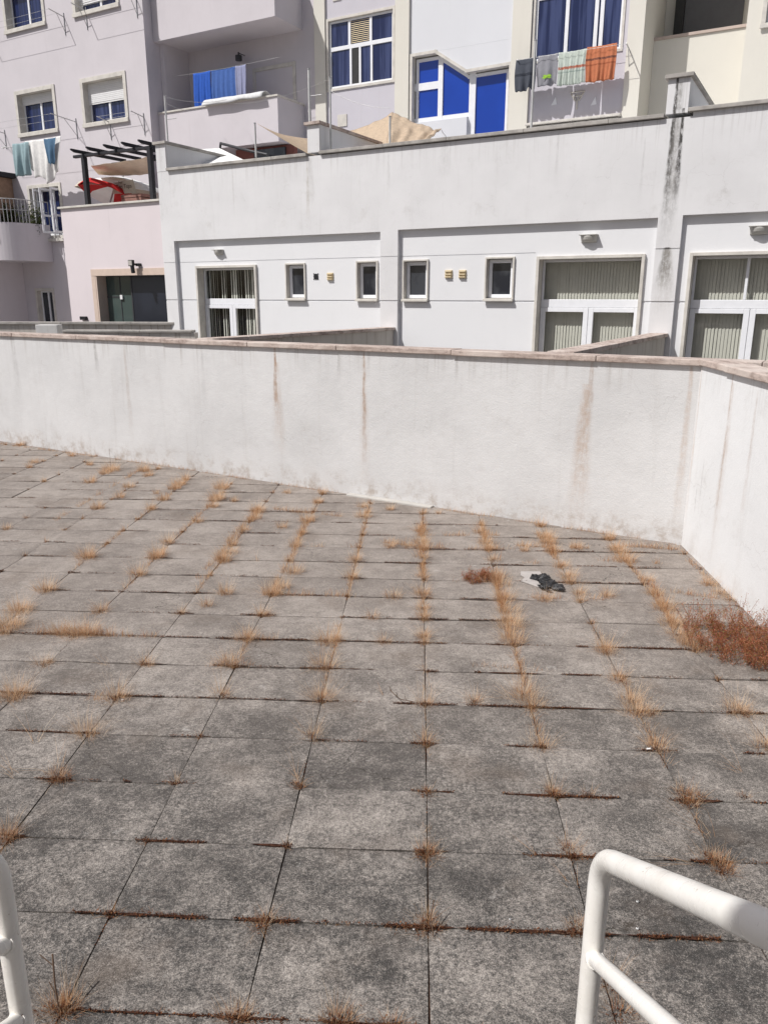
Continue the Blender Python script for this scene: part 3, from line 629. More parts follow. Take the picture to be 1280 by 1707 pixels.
# wing projecting toward the garden at the far left
uw = -22.80
WG = thing('wing', (uw, VA - 1.2, 0), 'shaded pink wing with a brown upper part and a rounded balcony at the left edge', 'building')
M['brown'] = plain('orange_brown_render', (.42, .28, .20), .9, .1, var=.2)
MB().box(-28, uw, 14.2, VA - .004, -.04, 4.3).build('lower_wall', 'pink_h', WG)
MB().box(-28, uw - .02, 14.2, VA - .004, 4.302, 5.82).build('upper_wall', 'brown', WG)
MB().box(-28.2, uw + .18, 14.0, VA - .004, 5.822, 5.96).build('roof', 'wood_dark', WG)
q = [(-28, VA - .006)]
front = VA - 1.55; ue = -21.28; Rr = .85
arc = [(-28, front)] + [(ue - Rr + math.sin(a) * Rr, front + Rr - math.cos(a) * Rr) for a in np.linspace(0, PI / 2, 14)] + [(ue, VA - .006)]
m = MB()
m.plan([(-28, VA - .006)] + arc, 3.33, 3.45)
inn = [(-28, front + .15)] + [(ue - Rr + math.sin(a) * (Rr - .15), front + Rr - math.cos(a) * (Rr - .15)) for a in np.linspace(0, PI / 2, 14)] + [(ue - .15, VA - .006)]
for k in range(len(arc) - 1): m.add([(*arc[k], 3.451), (*arc[k + 1], 3.451), (*arc[k + 1], 4.40), (*arc[k], 4.40), (*inn[k], 3.451), (*inn[k + 1], 3.451), (*inn[k + 1], 4.40), (*inn[k], 4.40)], [(0, 1, 2, 3), (7, 6, 5, 4), (3, 2, 6, 7)])
bo = m.build('balcony', 'pink_h', WG)
m = MB()
for k in range(len(arc) - 1):
    m.tube([(*arc[k], 5.05), (*arc[k + 1], 5.05)], .016, 6); m.tube([(*arc[k], 4.75), (*arc[k + 1], 4.75)], .008, 5)
for k in range(0, len(arc)): m.tube([(*arc[k], 4.40), (*arc[k], 5.05)], .012, 6)
for x_ in np.arange(-24.8, ue - Rr, .14): m.tube([(x_, front, 4.40), (x_, front, 5.05)], .009, 5)
m.build('railing', 'steel', bo)

# ================================================================== white apartment house
WB = thing('apartment_building', (-8, VM, 0), 'white and cream apartment house with vivid blue panels, above the low white building', 'building')
M['bluish'] = plaster('cool_white_render', (.66, .67, .70), .03, .03, base=-8, bump=.08)
M['cream'] = plaster('cream_render', (.68, .655, .59), .03, .04, base=-8, bump=.08)
M['lilac'] = plaster('lilac_render', (.56, .54, .585), .04, .08, base=-8, bump=.08)
# stair-shaped glazing: opening filled round the slanted head
bw = (-9.60, -7.05, 5.4, 7.84)
relief(-9.62, -7.04, 3.9, HT, VM, VM + .3, [(bw[0] + .02, bw[1] - .01, 3.95, bw[3], None), (-7.9, -6.9, 8.95, 10.2, None)]).build('cool_wall', 'bluish', WB)
gl_out = [(-9.59, 6.39), (-9.59, 7.83), (-8.93, 7.83), (-8.13, 7.31), (-7.05, 7.33), (-7.05, 3.95), (-8.10, 3.95), (-8.10, 6.36)]
m = MB(); m.prism([(-8.93, 7.838), (-8.13, 7.31), (-7.062, 7.33), (-7.062, 7.838)], VM, VM + .28); m.prism([(-9.578, 3.952), (-9.578, 6.36), (-8.10, 6.36), (-8.10, 3.952)], VM + .004, VM + .28)
m.build('glazing_surround', 'bluish', WB)
gz = MB(); wv = .075
def strip(m, pts, w, v0, v1, close=False):
    for (a, b) in zip(pts[:-1], pts[1:]):
        d = Vector((b[0] - a[0], b[1] - a[1])).normalized(); n_ = Vector((-d.y, d.x)) * w / 2; e = d * w / 2
        m.prism([(a[0] - n_.x - e.x, a[1] - n_.y - e.y), (a[0] + n_.x - e.x, a[1] + n_.y - e.y), (b[0] + n_.x + e.x, b[1] + n_.y + e.y), (b[0] - n_.x + e.x, b[1] - n_.y + e.y)], v0, v1); v0 -= .0015; v1 += .0015
strip(gz, [(-9.57, 6.38), (-9.57, 7.83), (-8.93, 7.83), (-8.13, 7.32), (-7.05, 7.34), (-7.05, 4.0)], .065, VM - .035, VM + .2)
gzo = gz.build('glazing', 'stone_grey' if False else 'stone', WB)
fr = MB(); vf = VM + .12
strip(fr, [(-9.47, 6.44), (-9.47, 7.73), (-8.90, 7.73), (-8.12, 7.23), (-7.16, 7.24), (-7.16, 4.0)], .07, vf, vf + .05)
strip(fr, [(-9.50, 6.43), (-8.10, 6.43)], .09, vf - .01, vf + .055); strip(fr, [(-8.85, 6.4), (-8.85, 7.7)], .12, vf - .014, vf + .06); strip(fr, [(-8.02, 4.0), (-8.02, 7.25)], .16, vf - .018, vf + .064)
strip(fr, [(-9.5, 7.16), (-8.9, 7.16)], .16, vf - .006, vf + .052)
fr.build('frame', 'white_frame', gzo)
MB().prism([(-9.45, 6.44), (-9.45, 7.72), (-8.91, 7.72), (-8.12, 7.22), (-8.12, 6.44)], vf + .02, vf + .035).prism([(-8.0, 3.96), (-8.0, 7.22), (-7.17, 7.23), (-7.17, 3.96)], vf + .02, vf + .035).build('pane', 'blue', gzo)
# left bay with the tall window
VC = VM - .06
relief(-12.32, -12.00, 3.9, HT, VC, VM + .3, []).build('cream_pier', 'cream', WB)
relief(-11.998, -10.0, 3.9, HT, VM, VM + .3, [(-11.97, -10.03, 7.33, 8.94, None)]).build('lilac_wall', 'lilac', WB)
relief(-9.998, -9.622, 3.9, HT, VC, VM + .3, []).build('cream_pier', 'cream', WB)
wo = ring(MB(), -11.98, -10.02, 7.32, 8.95, VM - .03, VM + .14, .06).build('window', 'stone', WB, bevel=.004)
i0, i1, j0, j1 = -11.915, -10.085, 7.385, 8.885; vf = VM + .03; zt = 8.27
f = ring(MB(), i0, i1, j0, j1, vf, vf + .05, .045); f.box(i0 + .045, i1 - .045, vf - .004, vf + .046, zt - .045, zt + .045)
for x in (-11.33, -10.72): f.box(x - .035, x + .035, vf - .003, vf + .045, zt + .045, j1 - .045)
for x in (-11.30, -11.03, -10.70, ): f.box(x - .03, x + .03, vf - .003, vf + .045, j0 + .045, zt - .045)
f.build('frame', 'white_frame', wo, bevel=.004)
MB().box(i0 + .04, i1 - .04, vf + .02, vf + .03, j0 + .04, j1 - .04).build('pane', 'navy_curtain', wo)
MB().box(-11.26, -11.06, vf + .01, vf + .018, j0 + .045, zt - .046).build('open_gap', 'room', wo)
m = MB()
for k in range(12): z_ = zt + .07 + k * .042; m.add([(-11.29, vf + .005, z_), (-10.76, vf + .005, z_), (-10.76, vf + .03, z_ + .03), (-11.29, vf + .03, z_ + .03)], [(0, 1, 2, 3)])
m.build('louvre', 'vent', wo)
for px, py, s_ in ((571, 201, .14), (562, -8, .12)): u_, _, z_ = P(px, py, VM); MB().box(u_ - s_, u_ + s_, VM - .02, VM + .001, z_ - s_, z_ + s_).build('vent_cover', 'stone', WB, bevel=.004)
window(WB, -7.88, -6.9, 8.94, 10.2, VM, .2, w=.08, gm='dark')
# laundry bay
relief(-7.038, -6.60, 3.9, HT, VC, VM + .3, []).build('cream_pier', 'cream', WB)
relief(-6.598, -4.50, 3.9, HT, VM, VM + .3, [(-6.57, -4.60, 7.28, 9.1, None)]).build('lilac_wall', 'lilac', WB)
relief(-4.498, -4.17, 3.9, HT, VC, 20.2, []).build('cream_pier', 'cream', WB)
wo = ring(MB(), -6.58, -4.59, 7.26, 9.12, VM - .02, VM + .14, .05).build('window', 'stone', WB, bevel=.004)
f = ring(MB(), -6.53, -4.64, 7.31, 9.07, VM + .03, VM + .08, .05)
for x in (-5.83, -5.20, -5.08): f.box(x - .04, x + .04, VM + .024, VM + .074, 7.36, 9.02)
f.box(-6.48, -4.69, VM + .026, VM + .07, 8.49, 8.55)
f.build('frame', 'white_frame', wo, bevel=.004)
MB().box(-6.49, -4.68, VM + .05, VM + .062, 7.35, 9.03).build('pane', 'navy_curtain', wo)
m = MB(); m.box(-6.55, -4.55, VM - .10, VM - .002, 5.72, 5.98); m.box(-6.60, -4.50, VM - .16, VM - .002, 6.0, 6.05); m.build('ledge', 'stone', WB, bevel=.006)
for a, b in ((-6.45, -6.2), (-4.95, -4.65)): MB().box(a, b, VM - .125, VM - .101, 5.80, 5.88).build('vent_grille', 'dark_metal', WB)
for px, py, q in ((924, 170, 0), (962, 162, 1), (990, 170, 2)):
    u_, _, z_ = P(px, py, VM); m = MB(); frame((-8, VM, 0))
    if q == 1:
        for a in np.linspace(.25, PI - .25, 7): m.tube([(u_ - math.cos(a) * .16, VM - .012, z_ + .10 - .03 * math.sin(a)), (u_ - math.cos(a) * .05, VM - .014, z_ - .08)], .008, 4)
        m.tube([(u_ - .16, VM - .015, z_ + .10), (u_ + .16, VM - .015, z_ + .10)], .012, 5).tube([(u_ - .11, VM - .016, z_ + .02), (u_ + .11, VM - .016, z_ + .02)], .01, 5).tube([(u_, VM - .01, z_ - .08), (u_, VM - .01, z_ - .24)], .02, 5)
    else: m.prism([(u_ - .07, z_ - .06), (u_ + .05, z_ - .05), (u_ + .02, z_ + .10)], VM - .012, VM - .002)  # white wedges paint the sunlit bits left between the washing's shadows
    m.build('ornament_and_lit_patch', 'stone' if q == 1 else 'white_frame', WB)
# loggia on the right
VP = 19.1
MB().box(-4.168, -2.25, VP, VP + .15, 3.9, 7.62).build('loggia_parapet', 'cream', WB)
MB().box(-4.168, -2.25, VP - .03, VP + .18, 7.622, 7.68).build('loggia_coping', plain('pink_stone', (.50, .41, .36), .8), WB, bevel=.005)
MB().box(-4.168, -2.25, 20.0, 20.2, 3.9, 10.2).box(-4.168, -2.25, VP + .152, 19.998, 6.3, 6.5).box(-4.168, -2.25, VP, 19.998, 9.3, 10.4).build('loggia_room', 'cream', WB)
MB().box(-3.75, -2.55, 19.95, 19.998, 7.2, 8.9).build('loggia_window', plain('dark_grey_panel', (.13, .13, .135), .6), WB, bevel=.004)
MB().box(-3.95, -3.76, 19.9, 19.998, 7.2, 9.0).build('dark_reveal', 'room', WB)
relief(-2.248, 5, 3.9, HT, 18.25, 20.2, [(-1.98, -.6, 7.33, 8.8, 18.6)]).build('right_wall', 'cream', WB)
window(WB, -1.99, -.6, 7.32, 8.8, 18.25, .1, w=.08)
MB().box(-12.3, 5, 20.201, 20.4, 3.9, HT).box(-12.3, 5, VM + .31, 20.2, HT - .2, HT - .01).box(-12.3, -4.2, VM + .31, 20.2, 3.7, 3.89).build('rear_wall', 'cream', WB)

# ================================================================== roof-terrace objects
M['pole'] = plain('grey_pole_paint', (.55, .55, .54), .5, .4, .2, var=.15)
M['canvas'] = fabric('beige_canvas', (.60, .48, .36), var=.2); M['canvas_p'] = fabric('pale_beige_canvas', (.74, .63, .52), var=.1)
M['canvas_w'] = plain('white_canvas', (.80, .80, .78), .8, .2, var=.05)
poles = [((275, 160), 5.4, 13.2, 'thin grey pole at the left end of the white roof, before the pink balcony'), ((425, 206), 4.9, 13.2, 'short grey pole holding the small beige shade sail below the pink balcony'),
         ((515, 116), 5.43, 13.2, 'thick grey pole standing on the middle roof divider'), ((550, 130), 4.9, 13.25, 'tall thin pole just right of the middle roof divider'),
         ((650, 195), 4.9, 13.2, 'short pole beside the large draped beige sail'), ((892, 68), 4.9, 13.25, 'tall pale pole in front of the grey hanging shirts')]
for (px, py), zb, v, lab in poles:
    u_, _, z_ = P(px, py, v); zb = zb + (.06 if zb < 5 else 0)
    t = thing('pole', (u_, v, zb), lab, 'pole', group='clothesline poles on the roof terraces')
    R_ = .028 if px == 515 else .019
    MB().tube([(u_, v, zb), (u_, v, z_)], R_, 10).build('shaft', 'pole', t); MB().tube([(u_, v, z_), (u_, v, z_ + .015)], R_ * 1.25, 10).build('cap', 'steel', t)
    if px in (275, 515): MB().tube([(u_, v, z_ - .45), (u_ + .28, v, z_ - .45)], .008, 6).build('cross_arm', 'steel', t)
def wire(a, b, sag, lab, r=.003):
    a, b = Vector(a), Vector(b); m = MB(); pts = [a.lerp(b, k / 12) - Vector((0, 0, sag * 4 * (k / 12) * (1 - k / 12))) for k in range(13)]
    m.tube(pts, r, 5); single('wire', tuple(a), m, 'steel', lab, 'wire')
wire(P(278, 162, 13.2), P(378, 166, 16.6), .08, 'thin wire from the left roof pole toward the pink balcony', .004)
wire(P(278, 172, 13.2), P(340, 180, 16.6), .10, 'second thin wire below it at the left roof pole', .004)
wire(P(549, 150, 13.25), P(650, 180, 13.2), .08, 'slack line between the tall thin pole and the short pole by the beige sail', .004)
wire(P(549, 132, 13.25), P(390, 173, 16.6), .10, 'line running left from the thick pole across the balcony', .003)

def cloth(name, top, drop, lab, cat, mat, waves=5, amp=.03, n=34, grp=None, skew=0, flare=0, seed=1, inst=.003, rag=.02):
    """a cloth hanging from the line top=(p0, p1)"""
    p0, p1 = Vector(top[0]), Vector(top[1]); d = p1 - p0
    rn_ = random.Random(seed); ph = [rn_.uniform(0, 6.28) for _ in range(4)]; fr = [rn_.uniform(.7, 1.3) for _ in range(4)]
    def fn(a, b):
        q = p0 + d * (.5 + (a - .5) * (1 + flare * b)) ; L = drop(a) if callable(drop) else drop
        w_ = math.sin(a * waves * 6.283 * fr[0] + ph[0]) * .6 + math.sin(a * waves * 11.1 * fr[1] + ph[1] + b * 1.5) * .4
        q = q + Vector((skew * b + math.sin(b * 5 + ph[2] + a * 3) * .01, w_ * amp * (.25 + b * .9) - .02 * math.sin(b * 3), -L * b - .012 * math.sin(a * PI) + rag * (mnoise.noise((a * 5, seed, b * 2))) * b))
        return tuple(q)
    base = (p0.x, p0.y, p0.z - (drop(0) if callable(drop) else drop))
    return single(name, base, MB().grid(fn, n, 22), mat, lab, cat, group=grp, solid=inst)
def rack(a, b, z, v, L, lab, n=2, diag=True):
    t = thing('clothes_rack', (a, v, z), lab, 'clothes rack', group='folding clothesline racks on the house fronts')
    for x in (a, b):
        m = MB(); m.tube([(x, v, z - .05), (x, v - L, z + .02)], .013, 6).tube([(x, v - .01, z - .42), (x, v - L * .5, z - .01)], .008, 6).tube([(x, v - .012, z - .5), (x, v - .012, z + .05)], .012, 6)
        m.build('arm', 'steel', t)
    m = MB()
    for k in range(n): f = v - L * (.35 + .65 * k / (n - 1)); m.tube([(a, f, z + .01), (b, f, z + .01)], .0038, 5)
    m.build('lines', 'steel', t)
q = P(107, 25, VA); rack(-23.0, q[0], q[2], VA, .50, 'long thin clothesline rack under the top left blue window', n=2)
rack(q[0] + .9, -16.95, q[2], VA, .50, 'clothesline rack under the half-cut top window near the pink corner', n=2)
q = P(128, 208, VA); rack(-22.9, q[0], q[2] + .12, VA, .85, 'clothes rack carrying the white and turquoise washing at the left')
q = P(240, 192, VA); rack(-18.3, q[0], q[2], VA, .45, 'small empty clothes rack right beside the shuttered pink-house window')
rack(-6.75, -4.42, 7.26, VM, .42, 'clothes rack carrying the striped towels')

# washing on the right rack
gl = 'washing on the right clothes rack'
zt = 7.285; vl = VM - .36
fab = lambda n, c, b=(), **k: fabric(n, c, b, **k)
def hang(px0, px1, pyb, v, zt, *a, **k):
    yt = pyb - 60; u0 = P(px0, yt, v)[0]; u1 = P(px1, yt, v)[0]; zb = P((px0 + px1) / 2, pyb, v)[2]
    return cloth(a[0], ((u0, v, zt), (u1, v, zt)), zt - zb, *a[1:], **k)
hang(860, 895, 150, vl, 7.30, 'shirt', 'dark grey crumpled shirt at the left end of the right clothes rack', 'shirt', fab('dark_grey_cotton', (.11, .12, .145), [(.28, .33, (.05, .055, .07))]), waves=2.2, amp=.05, seed=3, grp=gl, rag=.10)
ts = hang(897, 930, 142, vl, 7.31, 'shirt', 'light grey shirt with a small green print, between the dark shirt and the pale towel', 'shirt', fab('light_grey_cotton', (.34, .34, .37)), waves=1.6, amp=.035, seed=4, grp=gl, rag=.05)
hang(932, 978, 140, vl, 7.31, 'towel', 'pale mint towel with a thin red stripe', 'towel', fab('mint_terry', (.62, .68, .62), [(.30, .345, (.50, .16, .10)), (.23, .25, (.36, .44, .40))]), waves=4, amp=.035, seed=5, grp=gl)
hang(979, 1028, 134, vl, 7.33, 'towel', 'bright orange towel with dark checked stripes', 'towel', fab('orange_terry', (.62, .235, .125), [(.40, .435, (.20, .09, .07)), (.30, .325, (.40, .13, .07))]), waves=3.5, amp=.04, seed=6, grp=gl)
# green print on the light grey shirt
u_, _, z_ = P(910, 127, vl - .05); frame((P(897, 90, vl)[0], vl, P(913, 142, vl)[2]))
m = MB(); rn_ = random.Random(2)
for k in range(9): a = rn_.uniform(0, 6.28); c_, s_ = math.cos(a), math.sin(a); x = u_ + rn_.uniform(-.08, .08); z_q = z_ + rn_.uniform(-.03, .03); yv = vl - .052 - k * .001; m.add([(x + c_ * .06, yv, z_q + s_ * .03), (x - s_ * .02, yv, z_q + c_ * .02), (x - c_ * .06, yv, z_q - s_ * .03), (x + s_ * .02, yv, z_q - c_ * .02)], [(0, 1, 2, 3)])
m.build('print', plain('green_print', (.28, .50, .05), .8), ts)
# washing on the pink balcony
hang(322, 352, 190, 17.35, 8.03, 'towel', 'bright blue towel at the left of the balcony washing', 'towel', fab('blue_terry', (.055, .15, .58)), waves=4, amp=.03, seed=8, grp='washing in the pink balcony')
hang(352, 393, 184, 17.38, 8.03, 'towel', 'greyish blue striped towel in the middle of the balcony washing', 'towel', fab('dull_blue_terry', (.10, .19, .50)), waves=7, amp=.028, seed=9, grp='washing in the pink balcony')
hang(393, 410, 176, 17.36, 8.03, 'sheet', 'pale lilac sheet at the right end of the balcony washing', 'sheet', fab('lilac_cotton', (.36, .38, .55)), waves=2, amp=.02, seed=10, grp='washing in the pink balcony')
wire((-16.5, 17.36, 8.05), (-12.9, 17.36, 8.05), .02, 'line holding the blue towels inside the pink balcony')
# white folded cover lying on the balcony parapet
a_, b_ = P(341, 170, 16.97), P(441, 152, 16.97)
def fn(a, b):
    x = a_[0] + (b_[0] - a_[0]) * a; th = (b - .5) * PI * 1.15
    return (x, 17.06 - math.sin(-th) * .20, 7.13 + math.cos(th) * .115 + mnoise.noise((x * 2, b * 3, 1)) * .03 - abs(b - .5) * .05)
single('folded_sheet', (a_[0], 17.0, 7.1), MB().grid(fn, 24, 12), fab('white_cotton', (.78, .78, .78)), 'white sheet rolled over the parapet of the pink balcony', 'sheet', solid=.01)

# washing at the far left: turquoise towel, white shirt, big bundled sheet with its blue lining
vl = VA - .80
hang(21, 47, 293, vl - .05, 6.57, 'towel', 'long turquoise towel hanging at the far left rack', 'towel', fab('turquoise_terry', (.38, .51, .54)), waves=2.2, amp=.09, seed=12, grp='washing at the far left', rag=.06)
hang(-4, 19, 246, vl, 6.52, 'shirt', 'white shirt cut off by the left edge of the picture', 'shirt', fab('white_shirt_cotton', (.80, .80, .80)), waves=2, amp=.04, seed=13, grp='washing at the far left', rag=.05)
A_, B_ = P(42, 222, vl), P(101, 206, vl)
shm = fab('white_sheet_cotton', (.90, .89, .87))
def drop(a): return .72 + .40 * math.sin(min(1, max(0, a)) * PI * .9 + .1) + .08 * math.sin(a * 13)
cloth('sheet', ((A_[0], vl - .02, 6.60), (B_[0], vl - .02, 6.60)), drop, 'big white sheet bundled over the far left rack', 'sheet', shm, waves=3.2, amp=.085, seed=14, grp='washing at the far left', rag=.16, flare=-.15)
A2, B2 = P(74, 215, vl - .08), P(93, 209, vl - .08)
cloth('towel', ((A2[0], vl - .12, 6.56), (B2[0], vl - .12, 6.56)), lambda a: .50 + .22 * (1 - abs(a - .35) * 1.2), 'blue-green towel lying over the bundled white sheet', 'towel', fab('teal_blue_cotton', (.13, .23, .35)), waves=1.2, amp=.04, seed=15, grp='washing at the far left', rag=.1, flare=-.3)

# shade sails
def sail(pts, lab, sag, mat='canvas', fold=0, seed=1, nu=30, nv=18):
    p = [Vector(q) for q in pts]
    def fn(a, b):
        q = p[0] * (1 - a) * (1 - b) + p[1] * a * (1 - b) + p[2] * a * b + p[3] * (1 - a) * b
        h = -sag * 4 * a * (1 - a) * (.4 + .6 * b) - sag * 1.5 * b * (1 - b)
        if fold: h += fold * (math.sin(a * 34 + b * 3) * .5 + math.sin(a * 19 + 2)) * (a ** 2) * .5 + fold * .6 * mnoise.noise((a * 6, b * 6, seed))
        return (q.x, q.y, q.z + h)
    return single('shade_sail', tuple(p[0]), MB().grid(fn, nu, nv), mat, lab, 'shade sail', solid=.004)
sail([P(429, 206, 13.25), P(470, 224, 14.6), P(525, 232, 15.6), P(530, 265, 13.6)], 'small triangular beige sail stretched left of the middle roof divider', .04)
sail([P(577, 220, 16.8), P(655, 188, 17.0), P(640, 262, 14.3), P(590, 262, 14.3)], 'large beige sail sagging between the poles, left half', .10, fold=.03, seed=3)
sail([P(655, 188, 17.0), P(736, 219, 16.6), P(700, 240, 14.8), P(640, 262, 14.3)], 'crumpled right half of the large beige sail under the blue glazing', .05, fold=.085, seed=5, nu=140, nv=50)
wire(P(736, 218, 16.6), P(752, 236, 15.0), .02, 'rope end at the right tip of the crumpled beige sail', .012)
# white slanted awning roof and bent pipe
sp_ = [P(309, 250, 15.2), P(366, 247, 15.8), P(418, 272, 14.2), P(350, 280, 13.8)]
m = MB(); m.add([*sp_, *[(q[0], q[1], q[2] - .04) for q in sp_]], [(0, 1, 2, 3), (7, 6, 5, 4), (0, 4, 5, 1), (1, 5, 6, 2), (2, 6, 7, 3), (3, 7, 4, 0)])
single('awning', sp_[0], m, 'canvas_w', 'flat white slanting awning just above the left part of the white roof', 'awning')
m = MB(); a1, a2, a3 = P(367, 252, 16.3), P(368, 239, 16.3), P(418, 252, 16.0)
m.tube([(a1[0], a1[1], 3.96), a1, a2, a3, (a3[0] + .5, a3[1], a3[2] - .12)], .035, 8); single('pipe', a1, m, 'dark_metal', 'bent dark pipe rising over the white awning', 'pipe')
rn_ = random.Random(21)
for k, px in enumerate((417, 434, 452, 466)):
    u_, _, z_ = P(px, 262, 15.0); frame((u_, 15.0, 3.95))
    t = thing('potted_plant', (u_, 15.0, 3.95), ['dark potted plant behind the short pole', 'second dark potted plant right of the short pole', 'third potted plant in the dark under the balcony', 'potted plant nearest the small beige sail'][k], 'plant', group='dark plants under the pink balcony')
    MB().tube([(u_, 15, 3.95), (u_, 15, 4.5)], .16, 12, rs=[.13, .19]).build('pot', 'dark_metal', t)
    m = MB()
    for _ in range(150):
        a = rn_.uniform(0, 6.28); r_ = rn_.uniform(0, .24) ; z = rn_.uniform(4.5, 5.15); x, y = u_ + math.cos(a) * r_, 15 + math.sin(a) * r_; l = rn_.uniform(.04, .09); b = rn_.uniform(0, 6.28)
        m.add([(x, y, z), (x + math.cos(b) * l, y + math.sin(b) * l, z + .03), (x + math.cos(b + .4) * l, y + math.sin(b + .4) * l, z - .02)], [(0, 1, 2)])
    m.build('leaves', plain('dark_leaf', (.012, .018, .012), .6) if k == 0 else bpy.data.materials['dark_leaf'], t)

# pergola on the annex roof
t = thing('pergola', (-14.6, 13.4, 4.27), 'small black timber pergola on top of the pink annex', 'pergola')
pa, pb = P(140, 268, 13.35), P(250, 250, 13.35)
for x in (P(144, 300, 13.26)[0], P(253, 290, 13.26)[0]): MB().box(x - .05, x + .05, 13.21, 13.31, 4.318, 5.37).build('post', 'wood_dark', t, bevel=.004)
MB().box(-15.80, -13.26, 13.22, 13.30, 5.372, 5.43).build('beam', 'wood_dark', t, bevel=.004); MB().box(-15.80, -13.26, 14.35, 14.43, 5.37, 5.43).build('beam', 'wood_dark', t, bevel=.004)
for px in (137, 163, 192, 222, 250):
    u_ = P(px, 258, 13.2)[0]; m = MB()
    m.add([(u_ + s_ * .025, v_, z_) for s_ in (-1, 1) for v_, z_ in ((12.9, 5.47), (12.9, 5.50), (14.5, 5.50), (14.5, 5.432), (13.0, 5.432))], [(0, 1, 2, 3, 4), (9, 8, 7, 6, 5), (0, 5, 6, 1), (1, 6, 7, 2), (2, 7, 8, 3), (3, 8, 9, 4), (4, 9, 5, 0)])
    m.build('rafter', 'wood_dark', t, bevel=.003)
sail([P(152, 276, 13.5), P(248, 262, 13.5), P(250, 290, 14.5), P(165, 291, 14.5)], 'beige cloth stretched under the black pergola', .03, mat='canvas_p', fold=.02, seed=9)
# folded parasols on the annex roof
def parasol(c_, R_, z0, h, lab, cols, tilt, seed):
    t = thing('parasol', (c_[0], c_[1], 4.27), lab, 'parasol', group='parasols on the annex roof')
    n = 8; rn_ = random.Random(seed); rot = Matrix.Rotation(tilt[0], 3, 'Y') @ Matrix.Rotation(tilt[1], 3, 'X'); cc = Vector((c_[0], c_[1], z0))
    for k in range(n):
        m = MB(); a0, a1 = 2 * PI * k / n, 2 * PI * (k + 1) / n
        def fn(a, b):
            th = a0 + (a1 - a0) * a; r_ = b * R_ * (1 - .06 * math.sin(a * PI)); z = h * (1 - b ** 1.25) - (.10 * max(0, (b - .93) / .07))
            return tuple(cc + rot @ Vector((math.cos(th) * r_, math.sin(th) * r_, z)))
        m.grid(fn, 6, 10); m.build('panel', cols[k % len(cols)], t)
    top = cc + rot @ Vector((0, 0, h + .05)); bot = cc + rot @ Vector((0, 0, -(z0 - 4.0)))
    MB().tube([bot, top], .02, 8).build('shaft', 'steel', t)
    return t
M['red_c'] = plain('red_canvas', (.50, .035, .035), .8, .1, var=.15); M['beige_c'] = plain('cream_canvas', (.52, .46, .38), .85, .1, var=.1)
c1 = P(188, 322, 14.2); c2 = P(205, 305, 14.8)
parasol((c1[0], c1[1]), .80, c1[2] - .02, .22, 'red and white parasol tipped low behind the annex parapet', ['red_c', 'red_c', 'red_c', 'canvas_w', 'red_c', 'red_c', 'red_c', 'red_c'], (.12, -.38), 1)
t2 = parasol((c2[0], c2[1]), 1.15, c2[2] - .12, .26, 'larger white and cream parasol with brown lettering under the pergola', ['canvas_w', 'canvas_w', 'beige_c', 'canvas_w', 'beige_c', 'beige_c', 'canvas_w', 'canvas_w'], (.06, -.05), 2)
a, b = P(188, 305, 13.95), P(228, 328, 13.95)
bn = MB(); bn.add([(a[0], 13.95, a[2]), (b[0] - .05, 13.93, a[2] + .03), (b[0], 13.97, b[2] + .08), (a[0] + .04, 13.9, b[2] + .1)], [(0, 1, 2, 3)])
bno = bn.build('valance', 'beige_c', t2)
def lettering(txt, size, loc, par, base):
    cu = bpy.data.curves.new('lettering', 'FONT'); cu.body = txt; cu.size = size; cu.extrude = .002; cu.align_x = 'CENTER'
    o = bpy.data.objects.new('lettering', cu); COL.objects.link(o); dg = bpy.context.evaluated_depsgraph_get()
    me = bpy.data.meshes.new_from_object(o.evaluated_get(dg)); bpy.data.objects.remove(o); bpy.data.curves.remove(cu)
    me.transform(Matrix.Translation((loc[0] - base[0], loc[1] - base[1], loc[2] - base[2])) @ Matrix.Rotation(PI / 2, 4, 'X'))
    me.materials.clear(); me.materials.append(M['brown_ink']); o = bpy.data.objects.new('lettering', me); COL.objects.link(o); o.parent = par
M['brown_ink'] = plain('dark_brown_ink', (.07, .045, .035), .8)
q = P(208, 314, 13.88); lettering('Ten Tops', .13, (q[0], 13.87, q[2]), bno, (c2[0], c2[1], 4.27))
q = P(202, 306, 13.88); lettering('Feat', .08, (q[0], 13.87, q[2]), bno, (c2[0], c2[1], 4.27))
# shelf of reddish boards right of the parasols
a, b = P(208, 334, 14.0), P(240, 320, 14.0)
m = MB()
for k in range(5): m.box(a[0], b[0], 13.9, 14.3, 4.2 + k * .085, 4.2 + k * .085 + .07)
for x in (a[0] + .02, b[0] - .06): m.box(x, x + .04, 14.301, 14.34, 3.92, 4.62)
single('board_stack', (a[0], 14, 3.92), m, plain('reddish_board', (.30, .16, .13), .8, var=.2), 'low stack of reddish boards under the right end of the pergola', 'boards')

